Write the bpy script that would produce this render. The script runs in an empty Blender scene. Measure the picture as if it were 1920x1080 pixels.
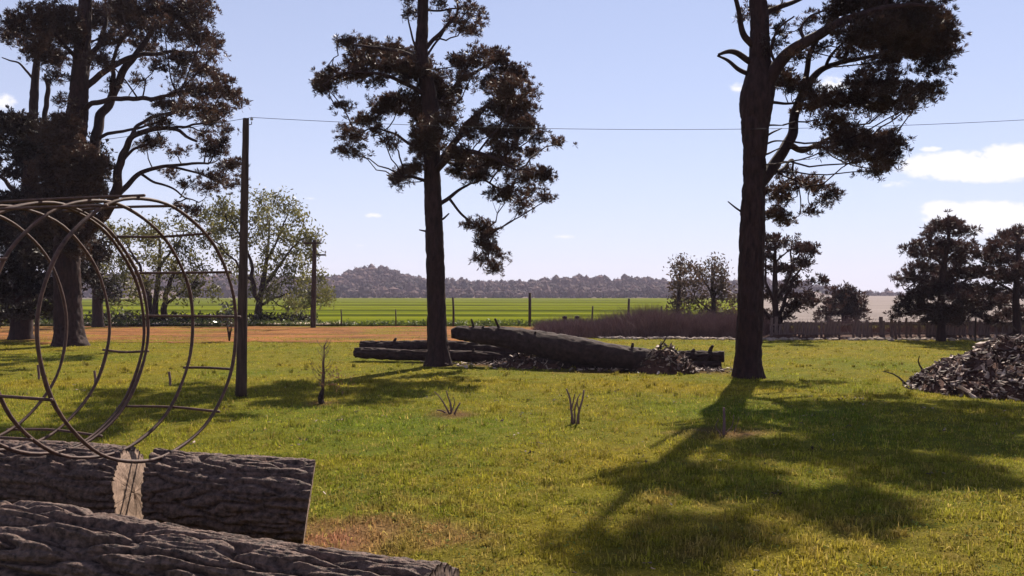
import bpy, math, random
import numpy as np
random.seed(7)
rng = np.random.default_rng(11)
PI = math.pi
scene = bpy.context.scene
C = scene.collection

# ------------------------------------------------------------------ camera
EYE, FPX, HOR = 1.6, 1600.0, 553.0            # eye height, focal length and horizon row (1920x1080 pixels)
cam_d = bpy.data.cameras.new('camera')
cam = bpy.data.objects.new('camera', cam_d)
C.objects.link(cam)
cam.location = (0, 0, EYE)
cam.rotation_euler = (PI / 2, 0, 0)
cam_d.sensor_width = 36
cam_d.lens = 36 * FPX / 1920
cam_d.shift_y = (HOR - 540) / 1920
cam_d.clip_start, cam_d.clip_end = 0.1, 6000
scene.camera = cam

# ------------------------------------------------------------------ sky and sun
SUN_AZ, SUN_EL = math.radians(20.5), math.radians(45)     # to the right of straight ahead, above the horizon
world = bpy.data.worlds.new('World')
scene.world = world
world.use_nodes = True
wn, wl = world.node_tree.nodes, world.node_tree.links
wn.clear()
w_out = wn.new('ShaderNodeOutputWorld')
bg = wn.new('ShaderNodeBackground')
bg.inputs['Strength'].default_value = 0.05
sky = wn.new('ShaderNodeTexSky')
sky.sky_type = 'NISHITA'
sky.sun_disc = False
sky.sun_elevation = SUN_EL
sky.sun_rotation = SUN_AZ
sky.altitude = 200
sky.air_density = 1.0
sky.dust_density = 0.1
sky.ozone_density = 4.0
def wmath(op, a, b=None):
    n = wn.new('ShaderNodeMath'); n.operation = op
    for i, v in enumerate((a, b)):
        if v is None: continue
        if isinstance(v, (int, float)): n.inputs[i].default_value = v
        else: wl.new(v, n.inputs[i])
    return n.outputs[0]
tc = wn.new('ShaderNodeTexCoord')
sep = wn.new('ShaderNodeSeparateXYZ'); wl.new(tc.outputs['Generated'], sep.inputs[0])
dy = wmath('MAXIMUM', sep.outputs[1], 0.05)
cu, cv = wmath('DIVIDE', sep.outputs[0], dy), wmath('DIVIDE', sep.outputs[2], dy)
comb = wn.new('ShaderNodeCombineXYZ'); wl.new(cu, comb.inputs[0]); wl.new(wmath('MULTIPLY', cv, 1.7), comb.inputs[1])
def wnoise(scale, detail):
    n = wn.new('ShaderNodeTexNoise'); n.inputs['Scale'].default_value = scale
    n.inputs['Detail'].default_value = detail; n.inputs['Roughness'].default_value = 0.6
    wl.new(comb.outputs[0], n.inputs['Vector']); return n.outputs['Fac']
big, fine = wnoise(20, 8), wnoise(75, 6)
field = None
for px, py, a, b, s in ((1830, 312, 190, 40, 1), (1905, 296, 100, 36, 1), (1850, 412, 160, 46, 1), (1770, 396, 60, 28, .9), (1745, 279, 34, 9, .55),
                        (700, 404, 26, 8, .5), (1560, 160, 60, 36, .5), (1385, 165, 36, 20, .35), (1680, 345, 60, 14, .4), (1055, 444, 50, 8, .3),
                        (675, 460, 36, 6, .3), (580, 372, 60, 8, .2), (5, 192, 40, 26, .5), (2160, 330, 170, 45, 1), (2100, 180, 140, 40, .8), (-420, 330, 150, 36, .9)):
    du = wmath('DIVIDE', wmath('SUBTRACT', cu, (px - 960) / FPX), a / FPX)
    dv = wmath('DIVIDE', wmath('SUBTRACT', cv, (HOR - py) / FPX), b / FPX)
    e = wmath('SUBTRACT', 1.0, wmath('SQRT', wmath('ADD', wmath('MULTIPLY', du, du), wmath('MULTIPLY', dv, dv))))
    e = wmath('MULTIPLY', wmath('MAXIMUM', e, 0.0), s)
    field = e if field is None else wmath('MAXIMUM', field, e)
amt = wmath('ADD', wmath('MULTIPLY', wmath('SUBTRACT', big, 0.5), 2.2), wmath('MULTIPLY', wmath('SUBTRACT', fine, 0.5), 1.9))
dens = wmath('MULTIPLY', field, wmath('ADD', amt, 1.0))
mr = wn.new('ShaderNodeMapRange'); mr.interpolation_type = 'SMOOTHSTEP'
wl.new(dens, mr.inputs[0]); mr.inputs[1].default_value = 0.14; mr.inputs[2].default_value = 0.38; mr.inputs[4].default_value = 0.85
front = wmath('GREATER_THAN', sep.outputs[1], 0.06)
cfac = wmath('MULTIPLY', mr.outputs[0], front)
mixc = wn.new('ShaderNodeMix'); mixc.data_type = 'RGBA'
wl.new(cfac, mixc.inputs['Factor']); tint = wn.new('ShaderNodeVectorMath'); tint.operation = 'MULTIPLY'; wl.new(sky.outputs[0], tint.inputs[0]); tint.inputs[1].default_value = (1.0, .95, 1.0); veil = wn.new('ShaderNodeMix'); veil.data_type = 'RGBA'; air = wmath('DIVIDE', -.25, wmath('ADD', wmath('MAXIMUM', sep.outputs[2], 0.0), .15)); wl.new(wmath('SUBTRACT', 1.0, wmath('EXPONENT', air)), veil.inputs['Factor']); wl.new(tint.outputs[0], veil.inputs['A']); veil.inputs['B'].default_value = (7.2, 7.25, 9.0, 1); wl.new(veil.outputs['Result'], mixc.inputs['A']); mixc.inputs['B'].default_value = (9.5, 9.3, 9.6, 1)
wl.new(mixc.outputs['Result'], bg.inputs['Color'])
wl.new(bg.outputs[0], w_out.inputs['Surface'])

sun_d = bpy.data.lights.new('sun', 'SUN')
sun_d.energy = 5.0
sun_d.angle = math.radians(0.53)
sun_d.color = (1.0, 0.90, 0.76)
sun = bpy.data.objects.new('sun', sun_d)
C.objects.link(sun)
SUN_DIR = np.array([math.sin(SUN_AZ) * math.cos(SUN_EL), math.cos(SUN_AZ) * math.cos(SUN_EL), math.sin(SUN_EL)])
from mathutils import Vector
sun.rotation_euler = Vector(SUN_DIR).to_track_quat('Z', 'Y').to_euler()
sun.location = (20, 35, 40)

vs = scene.view_settings
vs.view_transform = 'Standard'; vs.look = 'None'; vs.gamma = 1.0; vs.exposure = 1.2
scene.cycles.use_denoising = True
scene.cycles.max_bounces = 6
scene.cycles.volume_bounces = 0
scene.cycles.transparent_max_bounces = 8
scene.cycles.caustics_reflective = False
scene.cycles.caustics_refractive = False

# ------------------------------------------------------------------ helpers
def P(px, py, Y): return np.array([(px - 960) * Y / FPX, Y, EYE - (py - HOR) * Y / FPX])
def GY(py): return EYE * FPX / (py - HOR)                 # depth of a ground point seen on this row
def G(px, py): y = GY(py); return np.array([(px - 960) * y / FPX, y, 0.0])

_perm = rng.permutation(256); _perm = np.concatenate([_perm, _perm, _perm])
_grad = rng.normal(size=(256, 3)); _grad /= np.linalg.norm(_grad, axis=1)[:, None]
def perlin(p):
    p = np.asarray(p, float); i = np.floor(p).astype(int); f = p - i; i &= 255
    u = f * f * f * (f * (f * 6 - 15) + 10); r = 0
    for dx in (0, 1):
        for dyy in (0, 1):
            for dz in (0, 1):
                h = _perm[_perm[_perm[(i[..., 0] + dx) & 255] + ((i[..., 1] + dyy) & 255)] + ((i[..., 2] + dz) & 255)]
                d = f - np.array([dx, dyy, dz])
                w = (u[..., 0] if dx else 1 - u[..., 0]) * (u[..., 1] if dyy else 1 - u[..., 1]) * (u[..., 2] if dz else 1 - u[..., 2])
                r = r + w * np.sum(_grad[h & 255] * d, axis=-1)
    return r * 1.6
def noise2(x, y, s, seed=0.0, oct=3):
    v = 0; a = 1.0
    for k in range(oct):
        v = v + a * perlin(np.stack([x * s, y * s, np.full_like(x, seed + 7.3 * k)], -1)); s *= 2.1; a *= .5
    return v

ORG = {}
def thing(name, label, cat, loc, group=None):
    o = bpy.data.objects.new(name, None); C.objects.link(o)
    o.location = tuple(float(v) for v in loc); o.empty_display_size = .1
    o['label'] = label; o['category'] = cat
    if group: o['group'] = group
    ORG[o.name] = np.array(o.location)
    return o
def mesh(name, V, Fs, mat, smooth=False, col=None):
    """V (n,3); Fs: list of (m,k) index arrays"""
    V = np.asarray(V, np.float32)
    if not isinstance(Fs, (list, tuple)): Fs = [Fs]
    Fs = [np.asarray(f, np.int32) for f in Fs if len(f)]
    me = bpy.data.meshes.new(name)
    me.vertices.add(len(V)); me.vertices.foreach_set('co', V.ravel())
    nl = sum(f.size for f in Fs); npoly = sum(len(f) for f in Fs)
    me.loops.add(nl); me.polygons.add(npoly)
    me.loops.foreach_set('vertex_index', np.concatenate([f.ravel() for f in Fs]))
    tot = np.concatenate([np.full(len(f), f.shape[1], np.int32) for f in Fs])
    st = np.concatenate([[0], np.cumsum(tot)[:-1]]).astype(np.int32)
    me.polygons.foreach_set('loop_start', st)
    me.polygons.foreach_set('use_smooth', np.full(npoly, bool(smooth)))
    if col is not None:
        a = me.color_attributes.new('Col', 'FLOAT_COLOR', 'POINT')
        c = np.ones((len(V), 4), np.float32); c[:, :3] = col
        a.data.foreach_set('color', c.ravel())
    me.update(calc_edges=True); me.validate()
    me.materials.append(mat)
    return me
def mk(name, V, Fs, mat, parent=None, smooth=False, col=None):
    V = np.asarray(V, float)
    if parent is not None: V = V - ORG[parent.name]
    o = bpy.data.objects.new(name, mesh(name, V, Fs, mat, smooth, col)); C.objects.link(o)
    if parent is not None: o.parent = parent; ORG[o.name] = ORG[parent.name]
    return o
def tag(o, label, cat, group=None):
    o['label'] = label; o['category'] = cat
    if group: o['group'] = group
    return o
def struct(o): o['kind'] = 'structure'; return o
def stuff(o): o['kind'] = 'stuff'; return o
class Acc:
    def __init__(s): s.V = []; s.F = {}; s.C = []; s.n = 0
    def add(s, V, Fs, col=None):
        V = np.asarray(V, float)
        for f in (Fs if isinstance(Fs, (list, tuple)) else [Fs]):
            f = np.asarray(f)
            if len(f): s.F.setdefault(f.shape[1], []).append(f + s.n)
        s.V.append(V); s.n += len(V)
        if col is not None: s.C.append(np.broadcast_to(np.asarray(col, float), (len(V), 3)))
    def obj(s, name, mat, parent=None, smooth=False):
        return mk(name, np.concatenate(s.V), [np.concatenate(v) for v in s.F.values()], mat, parent, smooth, np.concatenate(s.C) if s.C else None)

def smooth_path(pts, n):
    """Catmull-Rom through rows of pts (any number of columns)"""
    p = np.asarray(pts, float)
    if len(p) == 2:
        t = np.linspace(0, 1, n)[:, None]; return p[0] * (1 - t) + p[1] * t
    q = np.vstack([2 * p[0] - p[1], p, 2 * p[-1] - p[-2]])
    t = np.linspace(0, len(p) - 1 - 1e-6, n); i = t.astype(int); u = (t - i)[:, None]
    a, b, c, d = q[i], q[i + 1], q[i + 2], q[i + 3]
    return .5 * (2 * b + (c - a) * u + (2 * a - 5 * b + 4 * c - d) * u ** 2 + (3 * b - a - 3 * c + d) * u ** 3)
def frames(path):
    t = np.gradient(path, axis=0); t /= np.linalg.norm(t, axis=1)[:, None] + 1e-9
    n = np.cross(t[0], [0.31, 0.77, 0.15]); n /= np.linalg.norm(n); N = [n]
    for k in range(1, len(t)):
        n = n - t[k] * np.dot(n, t[k]); n /= np.linalg.norm(n) + 1e-9; N.append(n)
    N = np.array(N); return t, N, np.cross(t, N)
def tube(path, rad, sides=8, bark=0.0, bf=6.0, stretch=.25, caps=True, lump=0.0):
    path = np.asarray(path, float); rad = np.broadcast_to(np.asarray(rad, float), (len(path),))
    T, N, B = frames(path)
    a = np.linspace(0, 2 * PI, sides, endpoint=False)
    R = np.repeat(rad[:, None], sides, 1)
    hasb = np.any(np.asarray(bark) != 0)
    if hasb or lump:
        s = np.concatenate([[0], np.cumsum(np.linalg.norm(np.diff(path, axis=0), axis=1))])
        rm = float(np.mean(rad))
        q = np.stack([np.cos(a)[None] * rm * bf + 0 * s[:, None], np.sin(a)[None] * rm * bf + 0 * s[:, None], s[:, None] * bf * stretch + 0 * a[None]], -1) + path[0] * 3.1
        if hasb:
            wq = q + .18 * np.stack([perlin(q * .8 + o) for o in (11, 23, 37)], -1)
            fl_ = perlin(wq * np.array([1.6, 1.6, 2.6]) + 31) * 3.2; fl_ = np.floor(fl_) + np.clip((fl_ - np.floor(fl_)) * 4, 0, 1)
            d = 1.25 * np.minimum(np.abs(perlin(wq)) * 3.2, 1) ** .6 + .22 * np.minimum(np.abs(perlin(wq * np.array([2.2, 2.2, 1.6]) + 9)) * 3, 1) + .07 * fl_ + .09 * perlin(q * np.array([5, 5, 9.0]) + 5)
            R = R + bark * (d - .85)
        if lump: R = R * (1 + lump * perlin(q * .22 + 4))
    V = path[:, None] + R[..., None] * (np.cos(a)[None, :, None] * N[:, None] + np.sin(a)[None, :, None] * B[:, None])
    m = len(path); i = np.arange(m - 1)[:, None] * sides; j = np.arange(sides)[None]; k = (j + 1) % sides
    F = np.stack([i + j, i + k, i + sides + k, i + sides + j], -1).reshape(-1, 4)
    V = V.reshape(-1, 3); Fs = [F]
    if caps:
        n0 = len(V); V = np.vstack([V, path[0], path[-1]]); jj = np.arange(sides); kk = (jj + 1) % sides
        Fs.append(np.concatenate([np.stack([kk, jj, np.full(sides, n0)], -1), np.stack([(m - 1) * sides + jj, (m - 1) * sides + kk, np.full(sides, n0 + 1)], -1)]))
    return V, Fs
def box(c, s, rz=0.0):
    c = np.asarray(c, float); h = np.asarray(s, float) / 2
    v = np.array([[x, y, z] for x in (-1, 1) for y in (-1, 1) for z in (-1, 1)]) * h
    r = np.array([[math.cos(rz), -math.sin(rz), 0], [math.sin(rz), math.cos(rz), 0], [0, 0, 1]])
    return v @ r.T + c, np.array([[0, 1, 3, 2], [4, 6, 7, 5], [0, 4, 5, 1], [2, 3, 7, 6], [0, 2, 6, 4], [1, 5, 7, 3]])
def unit(v): return v / (np.linalg.norm(v, axis=-1, keepdims=True) + 1e-9)

# ------------------------------------------------------------------ materials
def new_mat(name, rough=.8, spec=.3):
    m = bpy.data.materials.new(name); m.use_nodes = True
    b = m.node_tree.nodes['Principled BSDF']
    b.inputs['Roughness'].default_value = rough; b.inputs['Specular IOR Level'].default_value = spec
    return m, m.node_tree.nodes, m.node_tree.links, b
def ramp(n, l, fac, stops):
    r = n.new('ShaderNodeValToRGB'); e = r.color_ramp.elements
    while len(e) < len(stops): e.new(.5)
    for k, (p, c) in enumerate(stops): e[k].position = p; e[k].color = (*c, 1)
    l.new(fac, r.inputs[0]); return r.outputs[0]
def noise_node(n, l, scale, detail=4, rough=.55, stretch=None):
    t = n.new('ShaderNodeTexCoord'); m = n.new('ShaderNodeMapping'); l.new(t.outputs['Object'], m.inputs[0])
    if stretch: m.inputs['Scale'].default_value = stretch
    x = n.new('ShaderNodeTexNoise'); x.inputs['Scale'].default_value = scale; x.inputs['Detail'].default_value = detail; x.inputs['Roughness'].default_value = rough
    l.new(m.outputs[0], x.inputs['Vector']); return x.outputs['Fac']
def bump(n, l, b, h, strength, dist):
    x = n.new('ShaderNodeBump'); x.inputs['Strength'].default_value = strength; x.inputs['Distance'].default_value = dist
    l.new(h, x.inputs['Height']); l.new(x.outputs[0], b.inputs['Normal'])
def noisy_mat(name, c0, c1, scale, rough=.85, spec=.25, bstr=.5, bdist=.01, stretch=None, bscale=None):
    m, n, l, b = new_mat(name, rough, spec)
    f = noise_node(n, l, scale, 6, .62, stretch)
    l.new(ramp(n, l, f, [(.32, c0), (.68, c1)]), b.inputs['Base Color'])
    g = noise_node(n, l, bscale or scale * 2.5, 5, .6, stretch)
    bump(n, l, b, g, bstr, bdist); return m
def leaf_mat(name, c0, c1, trans=.35, scale=1.2, spec=.3, rough=.55):
    m, n, l, b = new_mat(name, rough, spec)
    f = noise_node(n, l, scale, 3)
    c = ramp(n, l, f, [(.3, c0), (.7, c1)])
    l.new(c, b.inputs['Base Color'])
    tr = n.new('ShaderNodeBsdfTranslucent'); l.new(c, tr.inputs['Color'])
    mx = n.new('ShaderNodeMixShader'); mx.inputs[0].default_value = trans
    l.new(b.outputs[0], mx.inputs[1]); l.new(tr.outputs[0], mx.inputs[2])
    l.new(mx.outputs[0], n['Material Output'].inputs['Surface']); return m
def col_mat(name, trans=0.0, rough=.8, spec=.15, fine=0, bstr=0, bdist=.01):
    m, n, l, b = new_mat(name, rough, spec)
    a = n.new('ShaderNodeAttribute'); a.attribute_name = 'Col'; c = a.outputs['Color']
    if fine:
        f = noise_node(n, l, fine, 6, .7)
        mr = n.new('ShaderNodeMapRange'); l.new(f, mr.inputs[0]); mr.inputs[1].default_value = .25; mr.inputs[2].default_value = .75; mr.inputs[3].default_value = .55; mr.inputs[4].default_value = 1.35
        v = n.new('ShaderNodeVectorMath'); v.operation = 'SCALE'; l.new(c, v.inputs[0]); l.new(mr.outputs[0], v.inputs['Scale']); c = v.outputs[0]
        if bstr: bump(n, l, b, f, bstr, bdist)
    l.new(c, b.inputs['Base Color'])
    if trans:
        tr = n.new('ShaderNodeBsdfTranslucent'); l.new(c, tr.inputs['Color'])
        mx = n.new('ShaderNodeMixShader'); mx.inputs[0].default_value = trans
        l.new(b.outputs[0], mx.inputs[1]); l.new(tr.outputs[0], mx.inputs[2]); l.new(mx.outputs[0], n['Material Output'].inputs['Surface'])
    return m
M_LAWN = col_mat('lawn_turf', rough=.95, spec=.02, fine=22, bstr=.9, bdist=.05)
M_EARTH = col_mat('red_earth', rough=.95, spec=.02, fine=3, bstr=.9, bdist=.08)
M_BLADE = col_mat('grass_blade', trans=.40, rough=.7, spec=.03)
M_SAWN = col_mat('sawn_end', rough=.85, spec=.1, fine=40, bstr=.3, bdist=.004)
M_CHIP = col_mat('wood_chip', rough=.75, spec=.25)
M_FOREST = col_mat('far_forest', rough=.9, spec=.1)
M_PINEBARK = noisy_mat('pine_bark', (.013, .006, .0065), (.044, .021, .019), 14, .85, .2, .8, .02, (1, 1, .3))
M_LOGBARK = noisy_mat('log_bark', (.011, .006, .005), (.160, .098, .078), 30, .75, .3, 1.0, .016, (1, 1, 1), 60)
M_OLDLOG = noisy_mat('dead_log_bark', (.014, .008, .008), (.050, .029, .027), 10, .9, .2, .7, .02)
M_CUT = noisy_mat('sawn_wood', (.20, .13, .095), (.38, .27, .21), 9, .8, .2, .4, .006, (1, 3, 3))
M_NEEDLE = leaf_mat('pine_needles', (.018, .010, .009), (.088, .046, .030), .32, 1.1, .25, .5)
M_NEEDLE_D = leaf_mat('dark_needles', (.012, .009, .008), (.035, .022, .016), .18, .9, .2, .55)
M_CEDAR = leaf_mat('cedar_needles', (.018, .010, .011), (.075, .038, .030), .28, .8, .2, .55)
M_OLIVE = leaf_mat('olive_leaves', (.050, .050, .015), (.175, .155, .042), .45, .7, .3, .5)
M_RUSSET = leaf_mat('russet_leaves', (.040, .028, .020), (.105, .066, .042), .35, .8, .2, .6)
M_HEDGE = leaf_mat('hedge_leaves', (.012, .012, .008), (.035, .03, .015), .2, .9, .2, .6)
M_TWIG = noisy_mat('dry_twigs', (.09, .052, .055), (.20, .125, .12), 3, .9, .1, .2)
M_POLE = noisy_mat('pole_wood', (.022, .013, .011), (.075, .045, .035), 18, .85, .2, .6, .01, (1, 1, .12))
M_STEEL = noisy_mat('rusty_steel', (.030, .013, .010), (.095, .046, .034), 25, .7, .35, .3, .003)
M_WIRE = noisy_mat('dull_wire', (.025, .022, .025), (.04, .036, .04), 5, .8, .1, .1)
M_ROAD = noisy_mat('pale_track', (.34, .25, .19), (.46, .36, .29), 2.5, .95, .1, .5, .03)
M_SOIL = noisy_mat('mulch', (.035, .017, .014), (.11, .055, .042), 18, .95, .1, .9, .03)
M_PALING = noisy_mat('weathered_paling', (.07, .045, .045), (.19, .13, .125), 6, .9, .15, .4, .006, (4, 4, .6))
M_STONE = noisy_mat('stone', (.16, .12, .10), (.36, .28, .23), 7, .9, .2, .6, .02)
M_PORC = noisy_mat('porcelain', (.3, .28, .27), (.4, .38, .36), 5, .3, .5, .1)

# field: rows of young crop
m, n, l, b = new_mat('crop_field', .9, .0)
f1 = noise_node(n, l, .05, 5, .6, (.12, 1.3, 1)); f2 = noise_node(n, l, 1.4, 4, .7, (.6, 2.0, 1))
mx = n.new('ShaderNodeMath'); mx.operation = 'MULTIPLY_ADD'; l.new(f2, mx.inputs[0]); mx.inputs[1].default_value = .3; l.new(f1, mx.inputs[2])
l.new(ramp(n, l, mx.outputs[0], [(.53, (.026, .032, .005)), (.64, (.078, .094, .008)), (.78, (.128, .132, .012))]), b.inputs['Base Color'])
bump(n, l, b, mx.outputs[0], .8, .4)
M_FIELD = m
M_GROUND = noisy_mat('rough_ground', (.06, .05, .035), (.11, .09, .06), .05, .95, .1, .5, .3)
M_STUBBLE = noisy_mat('pale_stubble', (.09, .07, .065), (.20, .16, .15), .12, .95, .1, .5, .3, (.5, 2, 1))

# ------------------------------------------------------------------ ground
def grid(xs, ys, zf):
    X, Y = np.meshgrid(xs, ys); Z = zf(X, Y)
    V = np.stack([X, Y, Z], -1).reshape(-1, 3); w = len(xs)
    i = (np.arange(len(ys) - 1)[:, None] * w + np.arange(w - 1)[None]).ravel()
    return V, np.stack([i, i + 1, i + w + 1, i + w], -1)
V, F = grid(np.linspace(-880, 880, 45), np.linspace(-40, 980, 30), lambda x, y: np.full_like(x, -.06))
struct(mk('ground', V, F, M_GROUND))

SAWDUST = G(655, 1004)[:2]
def blotch(x, y, cx, cy, rx, ry):
    return np.clip(1.25 - np.sqrt(((x - cx) / rx) ** 2 + ((y - cy) / ry) ** 2) + .5 * noise2(x, y, 2.2, 3, 2), 0, 1)
BARE = []                                   # (x, y, rx, ry) of mulch patches worn into the lawn
for px, py, rx, ry in ((848, 776, .35, .5), (1352, 812, .55, .45), (604, 757, .3, .3), (930, 684, 1.6, .7), (1150, 696, 1.5, .55), (1320, 694, .9, .7)):
    g = G(px, py); BARE.append((g[0], g[1], rx, ry))
def turf_z(x, y): return .025 * noise2(x, y, .35, 2, 2) * np.clip((24 - y) / 6, 0, 1) - .002
def turf_col(x, y):
    n1 = noise2(x, y, .30, 20, 3); n2 = noise2(x, y, 1.3, 31, 3); n3 = noise2(x, y, 5, 44, 2)
    n1 = n1 * .8; yel, grn, dry = np.array([.310, .242, .028]), np.array([.170, .210, .022]), np.array([.260, .160, .048])
    g = np.clip(.42 + .55 * n1 + .35 * n2 + .3 * np.exp(-((y - 10) / 3.0) ** 2), 0, 1)[..., None]
    d = np.clip(-.12 + .45 * n2 + .5 * n3 + .30 * np.exp(-((y - 5.5) / 2.2) ** 2), 0, .85)[..., None]
    c = yel * (1 - g) + grn * g; c = c * (1 - d) + dry * d
    s = blotch(x, y, SAWDUST[0], SAWDUST[1], .75, .45)[..., None]; c = c * (1 - s) + np.array([.34, .17, .095]) * s
    for bx, by, rx, ry in BARE:
        s = (.85 * blotch(x, y, bx, by, rx, ry))[..., None]; c = c * (1 - s) + np.array([.20, .105, .055]) * s
    return np.clip(c * (1 + .25 * n3[..., None]), .01, 1)
V, F = grid(np.arange(-26, 26.01, .14), np.concatenate([np.arange(.6, 14, .12), np.arange(14, 44, .25)]), turf_z)
struct(mk('lawn', V, F, M_LAWN, smooth=True, col=turf_col(V[:, 0], V[:, 1]) * .45))
V, F = grid(np.linspace(-160, 160, 40), np.linspace(43.4, 425, 60), lambda x, y: .06 * noise2(x, y, .05, 5, 2) + .03)
struct(mk('crop_field', V, F, M_FIELD, smooth=True))
V, F = grid(np.linspace(.295, .9, 50), np.linspace(46, 330, 50), lambda x, y: .14 + .004 * np.clip(y - 60, 0, None) + .12 * noise2(x * y, y, .04, 8, 2))
V[:, 0] *= V[:, 1]
struct(mk('stubble_paddock', V, F, M_STUBBLE, smooth=True))
def earth_col(x, y):
    a = np.clip(.5 + .9 * noise2(x * .5, y * 1.3, .55, 140, 4), 0, 1)[:, None]; b = np.clip(-.1 + 1.1 * noise2(x * .45, y, .6, 150, 4) + .12 * np.abs(y - 36) / 3, 0, .8)[:, None]
    c = np.array([.225, .094, .036]) * a + np.array([.105, .050, .021]) * (1 - a); return c * (1 - b) + np.array([.13, .105, .016]) * b
def strip(name, xs, ylo, yhi, z, mat, rows=14, colf=None):
    t = np.linspace(0, 1, rows)[:, None]; X = np.repeat(xs[None], rows, 0); Y = ylo[None] * (1 - t) + yhi[None] * t
    Z = z + .03 * np.abs(noise2(X, Y, .8, 12, 3)) * np.sin(t * PI)
    V = np.stack([X, Y, Z], -1).reshape(-1, 3); w = len(xs)
    i = (np.arange(rows - 1)[:, None] * w + np.arange(w - 1)[None]).ravel()
    struct(mk(name, V, np.stack([i, i + 1, i + w + 1, i + w], -1), mat, smooth=True, col=colf(V[:, 0], V[:, 1]) if colf else None))
xs = np.linspace(-34, 4.8, 300)
taper = np.clip((xs - 0.5) / 4.3, 0, 1)
strip('red_earth_strip', xs, 28.6 + 1.5 * noise2(xs, xs * 0, .5, 2, 4) + 6.5 * taper, 43.3 - 6.5 * taper + .5 * noise2(xs, xs * 0, .6, 9, 4), .012, M_EARTH, 60, earth_col)
xs = np.linspace(-36, -8.5, 120)
strip('pale_track', xs, 43.6 + .3 * noise2(xs, xs * 0, .5, 4, 3), 46.6 + .3 * noise2(xs, xs * 0, .5, 8, 3), .11, M_ROAD, 6)

# ------------------------------------------------------------------ hills and their far wood
RIDGE = np.array([(-900, 505), (0, 512), (400, 515), (600, 522), (640, 514), (660, 508), (690, 500), (740, 505), (765, 517), (800, 524), (860, 526), (940, 527), (1000, 526), (1040, 518),
                  (1100, 519), (1150, 524), (1200, 523), (1260, 524), (1330, 524), (1430, 527), (1480, 525), (1520, 530), (1560, 540), (1600, 552), (1640, 558), (1700, 557), (1800, 556), (2000, 552), (2900, 545)], float)
YR = 620.0
def hill_z(x, y):
    px = 960 + x / np.maximum(y, 1) * FPX
    top = EYE + (HOR - np.interp(px, RIDGE[:, 0], RIDGE[:, 1])) * YR / FPX - 4.0
    t = np.clip((y - 428) / (YR - 428), 0, 1); s = t * t * (3 - 2 * t)
    back = 1 - .5 * np.clip((y - YR) / 250, 0, 1)
    return -.3 + np.maximum(top, -1.2) * s * back + s * 1.2 * noise2(x, y, .02, 17, 3)
V, F = grid(np.linspace(-700, 700, 180), np.linspace(426, 900, 70), hill_z)
struct(mk('hills', V, F, noisy_mat('hill_ground', (.07, .05, .045), (.14, .10, .085), .03, .95, .05, .4, .5), smooth=True))
# far wood: small crowns of ragged faces, dense on the slope
import bmesh
bmx = bmesh.new(); bmesh.ops.create_icosphere(bmx, subdivisions=1, radius=1)
JV = np.array([v.co[:] for v in bmx.verts]); JF = np.array([[v.index for v in f.verts] for f in bmx.faces]); bmx.free()
acc = Acc()
ys = 432 + (YR + 25 - 432) * rng.random(11000) ** .8
xs = rng.uniform(-.66, .66, 11000) * ys
pxs = 960 + xs / ys * FPX
opn = noise2(xs, ys, .013, 60, 2)
keep = ~((pxs > 1500) & (opn > -.15) | (opn > .5) | (pxs > 1430) & (ys < 520) & (rng.random(11000) < .7))
xs, ys = xs[keep][:7000], ys[keep][:7000]; zs = hill_z(xs, ys); nt = len(xs)
rr = np.clip(rng.lognormal(.6, .36, nt), .9, 3.6); hh = rr * rng.uniform(.65, 1.25, nt); kk = np.clip(.45 + .9 * noise2(xs, ys * 2.5, .012, 77, 3) + .28 * rng.normal(size=nt), 0, 1)[:, None]
cen = np.stack([xs, ys, zs + hh * .8], -1)
scl = np.stack([rr, rr, hh], -1)
cols = np.array([.028, .020, .022]) * (1 - kk) + np.array([.105, .062, .058]) * kk
dd = 1 + .45 * perlin(JV[None] * 1.6 + cen[:, None] * .37)
V = cen[:, None] + JV[None] * dd[..., None] * scl[:, None] * .85
acc.add(V.reshape(-1, 3), (np.arange(nt)[:, None, None] * len(JV) + JF[None]).reshape(-1, 3), np.repeat(cols, len(JV), 0))
nq = 22; q = unit(rng.normal(size=(nt, nq, 3))); q[..., 2] = np.abs(q[..., 2]) * 1.0 - .15
c0 = cen[:, None] + q * scl[:, None] * rng.uniform(.75, 1.15, (nt, nq, 1))
a_ = unit(rng.normal(size=(nt, nq, 3))); b_ = unit(np.cross(a_, rng.normal(size=(nt, nq, 3)))); sz = rng.uniform(.25, .7, (nt, nq, 1))
V = np.stack([c0 - a_ * sz, c0 + b_ * sz * .8, c0 + a_ * sz, c0 - b_ * sz * .8], 2).reshape(-1, 3)
acc.add(V, np.arange(len(V)).reshape(-1, 4), np.repeat(cols * 1.1, nq * 4, 0))
wood = acc.obj('far_wood', M_FOREST)
stuff(tag(wood, 'dark hazy woodland covering the far hills', 'woodland'))

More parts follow.
